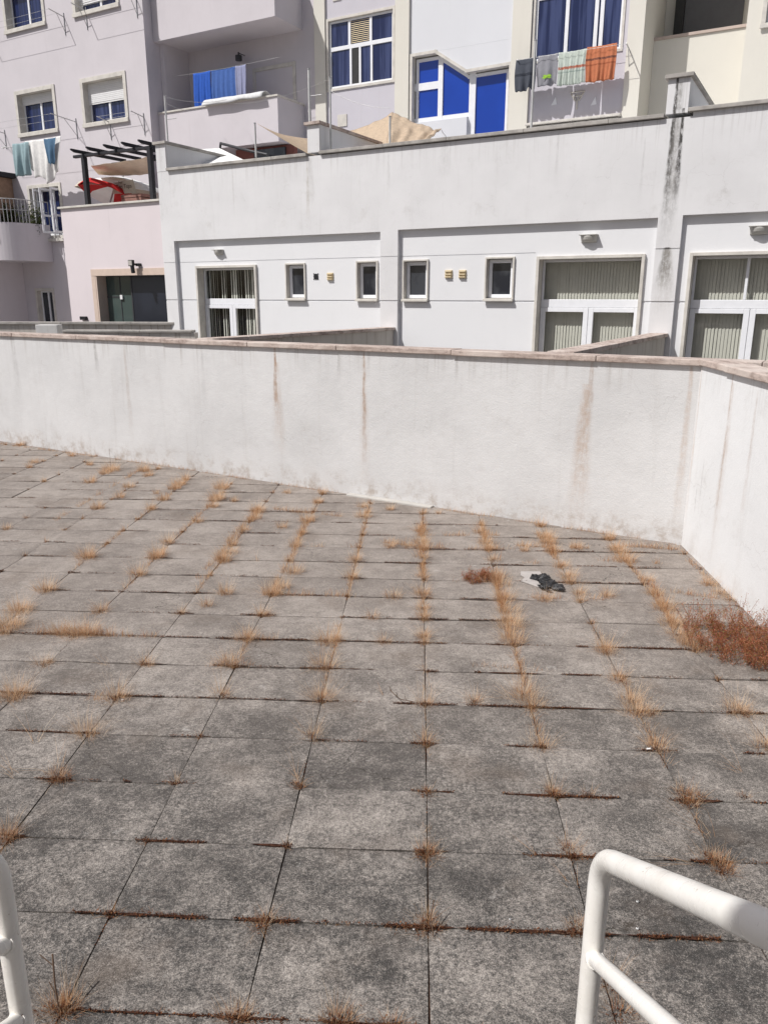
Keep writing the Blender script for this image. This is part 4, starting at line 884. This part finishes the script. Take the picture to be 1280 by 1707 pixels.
# plants behind the left balcony railing
def shrub(u0, v0, z0, h, r, lab, n, cols, seed, cat='plant', grp=None):
    t = thing('balcony_plant', (u0, v0, z0), lab, cat, group=grp); rn_ = random.Random(seed)
    MB().tube([(u0, v0, z0), (u0, v0, z0 + .24)], .14, 10, rs=[.11, .15]).build('pot', M['flower_pot'], t)
    m = MB(); st_ = MB()
    for k in range(9):
        a = rn_.uniform(0, 6.28); e = Vector((u0 + math.cos(a) * r * rn_.uniform(.3, 1), v0 + math.sin(a) * r * .8, z0 + h * rn_.uniform(.6, 1)))
        s0 = Vector((u0, v0, z0 + .2)); st_.tube([s0, s0.lerp(e, .5) + Vector((0, 0, .05)), e], .006, 5)
        for _ in range(n // 9):
            q = s0.lerp(e, rn_.uniform(.3, 1.05)) + Vector([rn_.gauss(0, .05) for _ in range(3)]); b = Vector([rn_.gauss(0, 1) for _ in range(3)]).normalized(); c_ = b.cross(Vector((rn_.random(), rn_.random(), 1))).normalized(); l = rn_.uniform(.03, .06)
            m.add([tuple(q - b * l), tuple(q + c_ * l * .4), tuple(q + b * l), tuple(q - c_ * l * .4)], [(0, 1, 2, 3)])
    m.build('leaves', cols, t); st_.build('stems', 'wood_dark', t)
M['flower_pot'] = plain('clay_pot', (.30, .20, .14), .9)
M['leaf_green'] = islandy('green_leaves', [(0, (.03, .05, .015)), (.5, (.07, .09, .03)), (1, (.13, .13, .06))], .7, .2)
shrub(P(14, 370, 16.25)[0], 16.25, 3.46, 1.62, .26, 'leafy olive-green plant behind the balcony railing at the far left edge', 1300, 'leaf_green', 1, grp='plants on the left balcony')
shrub(P(38, 372, 16.3)[0], 16.3, 3.46, 1.5, .20, 'thin sparse plant in the middle of the left balcony', 450, 'leaf_green', 2, grp='plants on the left balcony')
shrub(P(60, 375, 16.3)[0], 16.3, 3.46, 1.58, .20, 'bushier plant beside the opened white casements', 900, 'leaf_green', 3, grp='plants on the left balcony')

# ================================================================== weeds, moss and litter on the terrace
M['straw'] = islandy('dry_straw', [(0, (.40, .20, .09)), (.35, (.60, .36, .19)), (.7, (.72, .50, .31)), (1, (.78, .63, .46))], .8, .4)
M['hair'] = islandy('fine_pale_straw', [(0, (.62, .38, .21)), (.5, (.74, .54, .36)), (1, (.82, .68, .52))], .8, .4)
M['straw_red'] = islandy('rusty_straw', [(0, (.18, .06, .025)), (.5, (.36, .15, .06)), (1, (.52, .30, .15))], .85, .25)
M['gap'] = plain('open_joint_soil', (.075, .036, .024), .95, .05, var=.6, scale=60, bump=.5)
M['moss'] = islandy('brown_moss', [(0, (.030, .014, .010)), (.4, (.085, .032, .018)), (.8, (.17, .065, .030)), (1, (.26, .13, .06))], .95)
GR_, RED, MO, RB, HAIR = MB(), MB(), MB(), MB(), MB()
rg = random.Random(11)
def blade(m, x, y, L, az, lean, w, curl=.6, z0=-.01):
    dx, dy = math.cos(az), math.sin(az); px_, py_ = -dy * w / 2, dx * w / 2
    pts = []
    for k in range(4):
        t = k / 3; a = lean + curl * t * t; r_ = L * t * math.sin(lean + curl * t * .6); z = z0 + L * t * math.cos(min(1.5, lean + curl * t * .6))
        pts.append((x + dx * r_, y + dy * r_, max(z, .002 * k + z0)))
    v = []
    for k, p in enumerate(pts[:-1]): f = 1 - k * .28; v += [(p[0] - px_ * f, p[1] - py_ * f, p[2]), (p[0] + px_ * f, p[1] + py_ * f, p[2])]
    v.append(pts[-1]); m.add(v, [(0, 1, 3, 2), (2, 3, 5, 4), (4, 5, 6)])
def tuft(x, y, n, L, r, m=None, spread=.55, w=.0022, red=.3):
    for _ in range(n):
        a = rg.uniform(0, 6.283); rr = r * math.sqrt(rg.random()); l = L * rg.uniform(.35, 1.05)
        mm = m or (RED if rg.random() < red else GR_)
        blade(mm, x + math.cos(a) * rr, y + math.sin(a) * rr * .8, l, a + rg.uniform(-.8, .8), abs(rg.gauss(0, spread)), w * rg.uniform(.6, 1.3), rg.uniform(.1, .9))
def crumb(x, y, s_, h, m=None):
    b = Vector([rg.gauss(0, 1) for _ in range(3)]).normalized(); c_ = b.cross(Vector((rg.random(), rg.random(), 1))).normalized()
    p = Vector((x, y, h)); (m or MO).add([tuple(p - b * s_), tuple(p + c_ * s_ * .6), tuple(p + b * s_), tuple(p - c_ * s_ * .6)], [(0, 1, 2, 3)])
def moss_line(c0, c1, r, wid=.010, dens=1.0):
    if wid > .004:                                                          # dark gap the debris sits in
        k_ = max(6, int(abs(c1 - c0) * 22)); up_, dn_ = [], []
        for i in range(k_ + 1):
            t = i / k_; c_ = c0 + (c1 - c0) * t; e = min(1, min(t, 1 - t) * 5) ** .7; w_ = wid * e * (.75 + 1.1 * mnoise.noise((c_ * 9, r * 2.7, 8))); w_ = max(w_, .0004)
            q = T(c_, r); z_ = .0035; w_ *= 1 - .45 * min(1, max(0, (q[1] - 3.5) / 4))
            up_.append((q[0], q[1] + w_ * .45, z_)); dn_.append((q[0] + rg.gauss(0, .001), q[1] - w_ * 1.0, z_))
        for i in range(k_): RB.add([dn_[i], dn_[i + 1], up_[i + 1], up_[i]], [(0, 1, 2, 3)])
    n = int(abs(c1 - c0) * 300 * dens)
    for _ in range(n):
        t = rg.random(); e = min(t, 1 - t) * 2; c_ = c0 + (c1 - c0) * t
        if mnoise.noise((c_ * 2.2, r * 3.3, 1)) < -.22: continue
        q = T(c_, r); wv = wid * (.35 + .9 * min(1, e * 3)) * (1 + .6 * mnoise.noise((c_ * 7, r, 4)))
        crumb(q[0] + rg.gauss(0, .003), q[1] + rg.gauss(-.2, .6) * wv, rg.uniform(.002, .0055), rg.uniform(.001, .010))
        if rg.random() < .22: blade(RED, q[0], q[1] + rg.gauss(0, wv), rg.uniform(.012, .035), rg.uniform(0, 6.28), rg.uniform(.1, 1), .0018)
# lines of brown debris in the row joints, read from the photograph as pixel ranges
ROWS = {-1: [(60, 115, .5), (115, 420, .8), (360, 480, 1.6), (530, 700, 1.2), (800, 900, 1)], 0: [(120, 200, .6), (185, 345, 1.3), (390, 500, 1.7), (520, 640, .4), (640, 760, 2), (760, 1040, 1.7), (1040, 1200, 1.3)],
        1: [(0, 45, 1.5), (225, 345, 1.2), (418, 480, 1.5), (690, 750, 1.4), (870, 1048, 1.5), (1105, 1125, .8), (1150, 1220, 1.5)], 2: [(205, 220, 1), (240, 330, .5), (60, 120, 1), (685, 755, 1), (838, 1032, 1.8), (1115, 1205, 1.4), (1250, 1278, 1)],
        3: [(0, 165, 1), (280, 350, .5), (525, 545, .8), (680, 735, 1), (838, 910, 1), (1060, 1128, .8), (1238, 1280, 1)], 4: [(0, 152, 1.2), (200, 272, 1.3), (330, 475, .6), (480, 565, .8), (655, 762, 1.4), (780, 1032, 1.4), (1080, 1122, .8), (1210, 1280, 1.3)],
        5: [(235, 282, 1), (355, 415, 1.1), (500, 640, 1.4), (688, 730, 1.2), (790, 908, 2.0), (935, 1062, 1.4), (1250, 1278, .7)], 6: [(0, 190, .9), (190, 350, .7), (360, 512, 1.7), (510, 700, .9), (690, 745, 1.4), (768, 872, 1.2), (960, 1150, 1.9)],
        7: [(280, 325, 1), (405, 460, .9), (400, 460, .7), (560, 612, .7), (680, 747, 1.1), (765, 840, 1.2)], 8: [(70, 118, 1.2), (160, 192, 1), (235, 358, .9), (440, 592, .9), (680, 722, 1.2), (765, 912, 1)],
        9: [(120, 135, 1), (300, 332, 1), (400, 430, .5), (565, 612, .8), (860, 1080, 1.2)], 10: [(50, 90, .8), (240, 288, .8), (590, 612, .8), (640, 742, 1.2), (800, 905, 1), (960, 1100, 1)], 11: [(80, 110, .8), (290, 336, .8), (705, 842, 1.1), (870, 1092, 1)],
        12: [(150, 250, .6), (380, 470, .7), (600, 660, .8), (860, 1010, 1)], 13: [(200, 260, .7), (350, 430, .8), (560, 640, .8), (690, 830, .8)], 14: [(60, 130, .7), (250, 350, .8), (450, 560, .9)], 15: [(20, 60, .7), (180, 260, .7), (330, 420, .8)], 16: [(100, 180, .7), (240, 300, .6)]}
for r, segs in ROWS.items():
    for a, b, wv in segs:
        # invert the pixel column to a column coordinate on this joint
        def cof(px, r=r):
            lo, hi = -25.0, 12.0
            for _ in range(40):
                mi = (lo + hi) / 2; q = T(mi, r); d = np.array([q[0], q[1], -EYE]); x_ = 640 + F_PX * (d @ r2) / (d @ fw)
                lo, hi = (mi, hi) if x_ < px else (lo, mi)
            return lo
        moss_line(cof(a), cof(b), r, .0068 * wv, 1.5 * wv)
for r in range(-4, 24):                                                    # thin litter elsewhere in the joints
    for c_ in range(-15, 6):
        q = T(c_, r)
        if not inside(*q, tol=-.03): continue
        if rg.random() < .45: a = rg.uniform(0, .6); moss_line(c_ + a, c_ + a + rg.uniform(.15, .5), r, .003, .7)
        if rg.random() < .85:
            for _ in range(rg.randint(25, 130)): crumb(q[0] + rg.gauss(0, .012), q[1] + rg.gauss(0, .010), rg.uniform(.002, .006), rg.uniform(-.006, .010))
            tuft(q[0], q[1], rg.randint(5, 40), rg.uniform(.03, .09), .02, w=.0012 + .0002 * max(0, q[1]), red=.45)
        if rg.random() < .25:
            f0 = rg.random() * .7
            for _ in range(50): f = f0 + rg.random() * .3; p = T(c_, r + f); crumb(p[0] + rg.gauss(0, .002), p[1], rg.uniform(.002, .004), rg.uniform(-.008, .002))
# the tufts that stand out, as (px, py, size) of their foot
TUFTS = [(512, 868, 1.1), (605, 862, 1.2), (605, 845, .8), (700, 885, .9), (702, 905, .9), (703, 930, .8), (704, 962, .7), (704, 992, .9), (704, 1015, .8), (705, 1030, .8), (706, 1062, .8), (800, 888, 1), (808, 905, 1), (815, 915, 1.1), (822, 935, .9), (828, 962, 1), (835, 975, 1),
         (842, 1000, 1.2), (846, 1020, 1.3), (850, 1045, 1.4), (853, 1070, 1.5), (912, 905, 1), (920, 920, 1), (935, 945, 1), (945, 962, 1.2), (1040, 935, 1.3), (1025, 915, 1), (1078, 968, .8), (1090, 990, 1.1), (1105, 1015, 1.3), (1118, 1040, 1.4), (1130, 1060, 1.3), (1145, 1075, 1.2),
         (370, 815, 1.2), (362, 832, 1.2), (355, 845, .9), (382, 922, 1.3), (372, 935, 1), (430, 852, 1.1), (425, 865, .9), (405, 885, .8), (300, 808, 1.1), (310, 800, .7), (292, 815, 1), (215, 812, 1), (240, 785, 1), (185, 785, 1.6), (175, 790, 1), (35, 742, .9), (58, 772, .9), (145, 930, 1.2), (78, 985, 1.2),
         (32, 1020, 1.5), (18, 1045, 1.5), (5, 1055, 1.2), (125, 1060, 1.5), (145, 1058, 1.2), (100, 1055, 1), (230, 958, 1), (265, 928, 1), (280, 905, .8), (168, 1020, 1), (75, 1108, 1), (30, 1160, 1.5), (15, 1165, 1.3), (95, 1298, 1.7), (103, 1300, 1.3), (145, 1225, 1.4), (195, 1165, 1.3), (245, 1108, .8),
         (380, 1108, 1.2), (370, 1160, .9), (410, 1065, 1.1), (545, 1072, 1.2), (540, 1112, 1.4), (535, 1165, 1.2), (520, 1228, .9), (492, 1308, .8), (488, 955, 1.2), (470, 980, .9), (458, 992, .8), (592, 935, .8), (434, 1545, 1.1), (400, 1702, 1.5), (385, 1700, 1.2), (98, 1690, 1.7), (110, 1680, 1.4),
         (15, 1395, 1.6), (5, 1400, 1.3), (712, 1425, 1.5), (706, 1418, 1.2), (708, 1325, 1.1), (708, 1240, 1), (708, 1175, .9), (712, 1550, 1.4), (711, 1535, 1), (570, 1706, 1.6), (560, 1703, 1.2), (650, 1710, 1.2), (872, 1160, 1.4), (885, 1178, 1.3), (900, 1245, 1.2), (922, 1325, 1.3), (918, 1320, 1), (945, 1415, 1.1), (958, 1430, .9),
         (968, 1550, 1.4), (955, 1552, 1), (1050, 1170, 1.2), (1060, 1188, 1.3), (1093, 1248, 1.2), (1140, 1325, 1.4), (1150, 1342, 1.3), (1165, 1330, 1.2), (1195, 1440, 1.7), (1205, 1452, 1.3), (1180, 1430, 1.1), (1225, 1185, 1.2), (1240, 1192, 1.1), (1275, 1245, 1.3), (1008, 1085, 1), (1012, 1090, .8), (1030, 1135, 1), (790, 1170, .8), (1085, 1190, .8),
         (1035, 1690, 1.4), (1020, 1640, 1.2), (1200, 990, 1), (1180, 975, .9), (1215, 1000, .9), (990, 880, .8), (960, 915, .8), (1240, 1330, .9), (980, 1325, 1), (680, 912, .8), (650, 912, .7), (650, 850, .6), (470, 880, .7), (200, 830, .7), (330, 870, .7), (390, 780, .7), (265, 775, .7), (120, 760, .6), (150, 775, .6), (85, 745, .6), (345, 1010, .7), (620, 1030, .7), (640, 1072, .8), (965, 990, .7), (1010, 995, .7)]
for _ in range(150):                                                       # weeds at further joints of the far half
    r_ = rg.randint(6, 24); c_ = rg.randint(-15, 3); a = rg.choice((0, 0, rg.random())); q = T(c_ + (a if rg.random() < .6 else 0), r_ + (a if rg.random() < .4 else 0))
    d = np.array([q[0], q[1], -EYE]); x_ = 640 + F_PX * (d @ r2) / (d @ fw); y_ = 853.5 - F_PX * (d @ u2) / (d @ fw)
    if inside(q[0], q[1], -.02): TUFTS.append((x_, y_, rg.uniform(.35, 1.0)))
for px, py, k in TUFTS:
    q = G(px, py); dist = q[1]
    if not inside(q[0], q[1], tol=.01): continue
    near = dist < 3.4; v1, v2 = rg.uniform(.6, 1.35), rg.uniform(.7, 1.25)
    if near:
        tuft(q[0], q[1], int(48 * k), (.05 + .042 * k) * v1, .038 * k, w=.0007, m=HAIR, spread=.7)
        tuft(q[0], q[1], int(70 * k * v1), .045 * k, .030 * k, m=RED, w=.0013, spread=.8)
        tuft(q[0], q[1], int(16 * k * v2), (.07 + .05 * k) * v1, .022, w=.0011, red=.2, spread=.6 * v2)
    else:
        fq = 1 + min(1, max(0, (dist - 3.6) / 3)) * 1.0
        tuft(q[0], q[1], int(70 * k * v1 * fq), (.065 + .035 * k) * v2 * (.75 + .25 * fq), .040 * k * fq, w=.0008 + .00020 * dist, red=.25 if k > 1 else .4, spread=.55)
        tuft(q[0], q[1], int(110 * k * fq), (.11 + .06 * k) * v1, .065 * k, w=.0005 + .00008 * dist, m=HAIR, spread=.6)
        if k > 1.1: tuft(q[0], q[1], int(16 * k), (.13 + .06 * k) * v2, .035, w=.0007 + .00013 * dist, red=0, spread=.7)
    for _ in range(int(70 * k)): crumb(q[0] + rg.gauss(0, .016 * k), q[1] + rg.gauss(0, .012 * k), rg.uniform(.002, .006), rg.uniform(-.004, .012))
# short grass growing in rows along some joints
ROWG = [(640, 905, 745, 915, .9), (705, 892, 830, 893, .7), (860, 910, 980, 915, 1), (1010, 908, 1130, 918, 1.3), (780, 915, 850, 915, .6), (1000, 935, 1100, 940, .7), (500, 992, 590, 994, .8), (440, 990, 500, 992, .9), (60, 1055, 190, 1060, 1.3), (190, 1060, 280, 1062, .7), (870, 940, 900, 940, .5), (450, 848, 570, 862, .9),
        (880, 997, 1010, 1000, .8), (400, 1065, 470, 1066, .8), (350, 1108, 420, 1110, .9), (700, 870, 704, 960, 1), (760, 968, 835, 970, .8), (1110, 985, 1200, 1000, .8), (380, 905, 430, 850, .8), (330, 965, 385, 905, .6), (480, 950, 510, 870, .8), (820, 940, 850, 1065, 1.5), (1085, 975, 1140, 1080, 1.2), (895, 890, 945, 960, 1.1), (1050, 1160, 1095, 1245, .5), (855, 1080, 885, 1170, .7), (1135, 920, 1215, 1005, .6),
        (140, 1165, 200, 1166, .6), (790, 1110, 905, 1118, .5), (0, 740, 260, 775, .5), (260, 775, 560, 822, .5), (735, 850, 1130, 907, .6)]
for x0, y0, x1, y1, k in ROWG:
    a, b = G(x0, y0), G(x1, y1); L = np.linalg.norm(b - a); n = int(L * 620 * k)
    for _ in range(n):
        t = rg.random(); q = a + (b - a) * t
        if mnoise.noise((q[0] * 5, q[1] * 5, 0)) < -.15 or not inside(q[0], q[1], -.005): continue
        blade(RED if rg.random() < .35 else GR_, q[0] + rg.gauss(0, .015), q[1] + rg.gauss(0, .012), rg.uniform(.02, .105) * (.5 + .5 * k), rg.uniform(0, 6.28), abs(rg.gauss(0, .5)), .0012 + .00020 * q[1], rg.uniform(.1, .8))
for px0, py0, px1, py1, k in ((365, 812, 150, 1015, .5), (440, 850, 300, 1000, .45), (518, 840, 440, 990, .6), (605, 840, 575, 1000, .5), (700, 860, 706, 1080, .55), (795, 870, 832, 990, .9), (905, 890, 950, 975, .9), (1020, 910, 1150, 1090, .8), (300, 800, 120, 950, .4), (240, 780, 30, 905, .4), (550, 1040, 535, 1165, .5), (418, 1050, 395, 1110, .5), (955, 975, 1060, 1180, .4), (860, 1080, 900, 1250, .5), (600, 912, 470, 912, .3), (708, 1100, 711, 1450, .25), (1060, 1190, 1200, 1440, .35)):
    a, b = G(px0, py0), G(px1, py1); L = np.linalg.norm(b - a)
    for _ in range(int(L * 620 * k)):
        t = rg.random(); q = a + (b - a) * t
        cr_ = Tinv(q[0], q[1]); cc_ = round(cr_[0]); q2 = T(cc_, cr_[1]) if abs(px1 - px0) < abs(py1 - py0) * 1.6 else (q[0], q[1])
        if mnoise.noise((q2[0] * 3.5, q2[1] * 3.5, 7)) < -.10 or not inside(q2[0], q2[1], -.005): continue
        blade(RED if rg.random() < .3 else GR_, q2[0] + rg.gauss(0, .012), q2[1] + rg.gauss(0, .01), rg.uniform(.02, .10), rg.uniform(0, 6.28), abs(rg.gauss(0, .55)), .0009 + .0002 * q2[1], rg.uniform(.1, .9))
# long stems lying across the slabs
for px, py, az, L in ((60, 1240, 2.0, .35), (95, 1290, 2.3, .40), (30, 1295, 2.8, .3), (495, 1300, 2.2, .22), (510, 1225, 2.5, .2), (640, 1160, 2.0, .16), (180, 1110, 2.4, .25), (850, 1165, 2.3, .3), (865, 1165, 2.6, .28), (880, 1170, 2.8, .25), (1090, 1245, 2.2, .3), (1060, 1200, 1.9, .3), (1240, 1290, 2.2, .3), (900, 1430, 2.3, .2), (955, 1480, 1.8, .25), (1170, 1440, 2.7, .3), (1190, 1400, 2.1, .35), (120, 1060, 2.6, .25), (60, 985, 2.4, .2), (430, 935, 2.2, .2), (440, 990, 1.8, .25)):
    q = G(px, py)
    for _ in range(9): blade(GR_, q[0] + rg.gauss(0, .012), q[1] + rg.gauss(0, .008), L * rg.uniform(.3, 1.05), az + rg.uniform(-.8, .8), rg.uniform(.75, 1.4), .0008 + .00012 * q[1], rg.uniform(.2, 1.2))
for nm, m, mt in (('dry_grass', GR_, 'straw'), ('fine_dry_grass', HAIR, 'hair'), ('rusty_weeds', RED, 'straw_red'), ('joint_moss', MO, 'moss'), ('joint_soil', RB, 'gap')):
    frame((0, 0, 0), 0); tag(m.build(nm, mt), kind='stuff')

# rust-red succulent bush in the right corner, and its small sister
M['sedum'] = islandy('rusty_red_leaves', [(0, (.20, .055, .03)), (.3, (.40, .13, .075)), (.6, (.52, .20, .12)), (.78, (.58, .30, .19)), (.86, (.20, .18, .05)), (1, (.30, .27, .09))], .7, .35)
def sedum(foot, h, n, lab, seed, dead=0):
    """foot = ground outline in world xy; fleshy stems with whorls of tiny leaves"""
    rn_ = random.Random(seed); xs = [p[0] for p in foot]; ys = [p[1] for p in foot]; cx_, cy_ = sum(xs) / len(xs), sum(ys) / len(ys)
    def inp(x, y):
        c = False; j = len(foot) - 1
        for i in range(len(foot)):
            if (foot[i][1] > y) != (foot[j][1] > y) and x < (foot[j][0] - foot[i][0]) * (y - foot[i][1]) / (foot[j][1] - foot[i][1]) + foot[i][0]: c = not c
            j = i
        return c
    t = thing('bush', (cx_, cy_, 0), lab, 'bush', ang=0); lv, stm = MB(), MB(); k = 0
    while k < n:
        x, y = rn_.uniform(min(xs), max(xs)), rn_.uniform(min(ys), max(ys))
        if not inp(x, y): continue
        if mnoise.noise((x * 11, y * 11, seed + 3)) < -.12 and rn_.random() < .85: continue
        k += 1; hh = h * (rn_.uniform(.25, .75) if rn_.random() < .8 else rn_.uniform(.8, 1.35)) * (.85 + .9 * mnoise.noise((x * 9, y * 9, seed))); az = rn_.uniform(0, 6.28); ln = hh * rn_.uniform(.1, 1.1)
        p0 = Vector((x, y, -.01)); p1 = Vector((x + math.cos(az) * ln, y + math.sin(az) * ln, hh)); pm = p0.lerp(p1, .5) + Vector((0, 0, hh * .12))
        stm.tube([p0, pm, p1], .0009, 4, cap=False)
        for _ in range(36):
            t_ = rn_.uniform(.12, 1) ** .6; q = p0.lerp(pm, t_ * 2) if t_ < .5 else pm.lerp(p1, t_ * 2 - 1)
            q = q + Vector([rn_.gauss(0, .011) for _ in range(3)]); b = Vector((rn_.gauss(0, 1), rn_.gauss(0, 1), rn_.gauss(.3, .7))).normalized(); c_ = b.cross(Vector((rn_.random(), rn_.random(), 1))).normalized(); l = rn_.uniform(.0045, .0095)
            if q.z < 0: q.z = .003
            lv.add([tuple(q), tuple(q + b * l * .5 + c_ * l * .35), tuple(q + b * l * 1.1), tuple(q + b * l * .5 - c_ * l * .35)], [(0, 1, 2, 3)])
    lv.build('leaves', 'sedum', t); stm.build('stems', 'straw_red', t)
fp = [G(*p)[:2] for p in ((1140, 1045), (1146, 1078), (1175, 1092), (1205, 1108), (1245, 1112), (1268, 1122), (1310, 1124), (1360, 1100), (1330, 1060), (1262, 1050), (1225, 1040), (1180, 1035))]
sedum(fp, .18, 950, 'large rusty red bush against the foot of the right wall', 4)
fp = [G(*p)[:2] for p in ((772, 968), (785, 974), (822, 972), (830, 962), (810, 956), (775, 958))]
sedum(fp, .06, 140, 'small rusty orange clump of succulent in the middle of the paving', 5)

# litter
M['tar'] = plain('torn_black_plastic', (.022, .022, .024), .35, .5, var=.6, scale=30, bump=.6)
M['scrap'] = plain('pale_paper', (.42, .39, .37), .85, .1, var=.12, scale=20)
q = G(912, 973)
def outline(pts): return [G(*p)[:2] for p in pts]
m = MB(); m.plan([tuple(p) for p in outline(((868, 954), (900, 954), (902, 958), (888, 963), (896, 966), (898, 974), (905, 982), (893, 979), (880, 974), (868, 970), (874, 964), (867, 960)))], .004, .009)
single('paper_scrap', (q[0] - .1, q[1], 0), m, 'scrap', 'dirty white scrap lying under the black torn plastic', 'scrap', ang=0)
pl = outline(((882, 967), (886, 962), (900, 963), (903, 960), (910, 962), (914, 965), (920, 969), (924, 972), (930, 976), (937, 979), (940, 986), (938, 988), (922, 986), (916, 982), (910, 983), (920, 989), (912, 989), (902, 985), (895, 980), (897, 978), (904, 979), (897, 973), (892, 969)))
rn_ = random.Random(6); bmm = bmesh.new(); vv = [bmm.verts.new((p[0], p[1], .012)) for p in pl]; bmm.faces.new(vv); bmesh.ops.triangulate(bmm, faces=bmm.faces[:])
bmesh.ops.subdivide_edges(bmm, edges=bmm.edges[:], cuts=3, use_grid_fill=True)
m = MB(); bmm.verts.ensure_lookup_table()
m.add([(v.co.x + rn_.uniform(-.003, .003), v.co.y + rn_.uniform(-.003, .003), .012 + abs(mnoise.noise((v.co.x * 28, v.co.y * 28, 3))) * .045) for v in bmm.verts], [[v.index for v in f.verts] for f in bmm.faces]); bmm.free()
single('plastic_scrap', (q[0], q[1], 0), m, 'tar', 'crumpled piece of torn black plastic lying on the paving near the right corner', 'litter', ang=0, solid=.002)
for px, py, L, az, lab in ((1080, 1251, .020, .1, 'white cigarette stub at the edge of a joint on the right'), (690, 1551, .008, .4, 'tiny white pebble by the front cross joint'), (850, 1534, .008, .2, 'tiny white pebble on the slab right of the front cross joint'), (1062, 1505, .010, .3, 'small white pebble seen through the right handrail, upper one'), (1062, 1550, .011, .8, 'small white pebble seen through the right handrail, lower one'), (205, 1168, .012, .5, 'white pebble in a rusty tuft at the left'), (31, 1030, .018, .5, 'white pebble in the big tuft at the left edge')):
    q = G(px, py); m = MB()
    if L > .019: m.tube([(q[0] - L * .6, q[1], .008), (q[0] + L * .6, q[1] + .004, .008)], .005, 8)
    else:
        vs_ = []; fs = []
        for j in range(1, 5):
            for i in range(8): a = i * PI / 4; ph_ = j * PI / 5; rr = L * .6 * (1 + .25 * mnoise.noise((i, j, px))); vs_.append((q[0] + math.sin(ph_) * math.cos(a) * rr, q[1] + math.sin(ph_) * math.sin(a) * rr * .8, .003 + rr * .6 + math.cos(ph_) * rr * .6))
        for j in range(3):
            for i in range(8): fs.append((j * 8 + i, j * 8 + (i + 1) % 8, (j + 1) * 8 + (i + 1) % 8, (j + 1) * 8 + i))
        fs += [list(range(8)), list(range(31, 23, -1))]; m.add(vs_, fs, True)
    single('cigarette_stub' if L > .019 else 'pebble', (q[0], q[1], 0), m, 'shutter', lab, 'litter' if L > .019 else 'pebble', ang=0)
# dead twigs
def twig(pts, lab, r=.0022):
    q0 = G(*pts[0]); t = MB(); main = []
    for (px, py, h) in pts: q = G(px, py, h); main.append((q[0], q[1], h))
    t.tube(main, r, 5)
    rn_ = random.Random(len(lab))
    for k in range(1, len(main)):
        a = Vector(main[k - 1]).lerp(Vector(main[k]), .6); d = Vector((rn_.uniform(-.05, .05), rn_.uniform(-.02, .02), rn_.uniform(.01, .04))); t.tube([a, a + d * .6, a + d], r * .6, 4)
    single('twig', main[0], t, 'twig', lab, 'twig', ang=0)
M['twig'] = plain('dead_twig', (.13, .085, .06), .9, .1, var=.3)
twig([(690, 1170, .004), (668, 1166, .02), (658, 1158, .04), (650, 1150, .05)], 'forked dead twig lying beside a joint in the middle of the paving')
twig([(1133, 905, .0), (1128, 880, .02), (1112, 850, .10), (1092, 825, .18)], 'thin dry stem standing in the far right corner', .0018)
twig([(800, 856, .0), (785, 845, .03), (776, 835, .05), (770, 842, .03)], 'small dry twig at the foot of the long wall')
twig([(722, 1560, .004), (718, 1530, .05), (723, 1500, .09)], 'short dark twig rising from the front cross joint')
twig([(100, 1690, .0), (92, 1640, .10), (88, 1590, .17)], 'dry weed stalk at the lower left corner beside the handrail', .003)
twig([(185, 785, 0), (184, 762, .08), (181, 735, .18)], 'tall dry stalk in the tuft by the left part of the long wall')
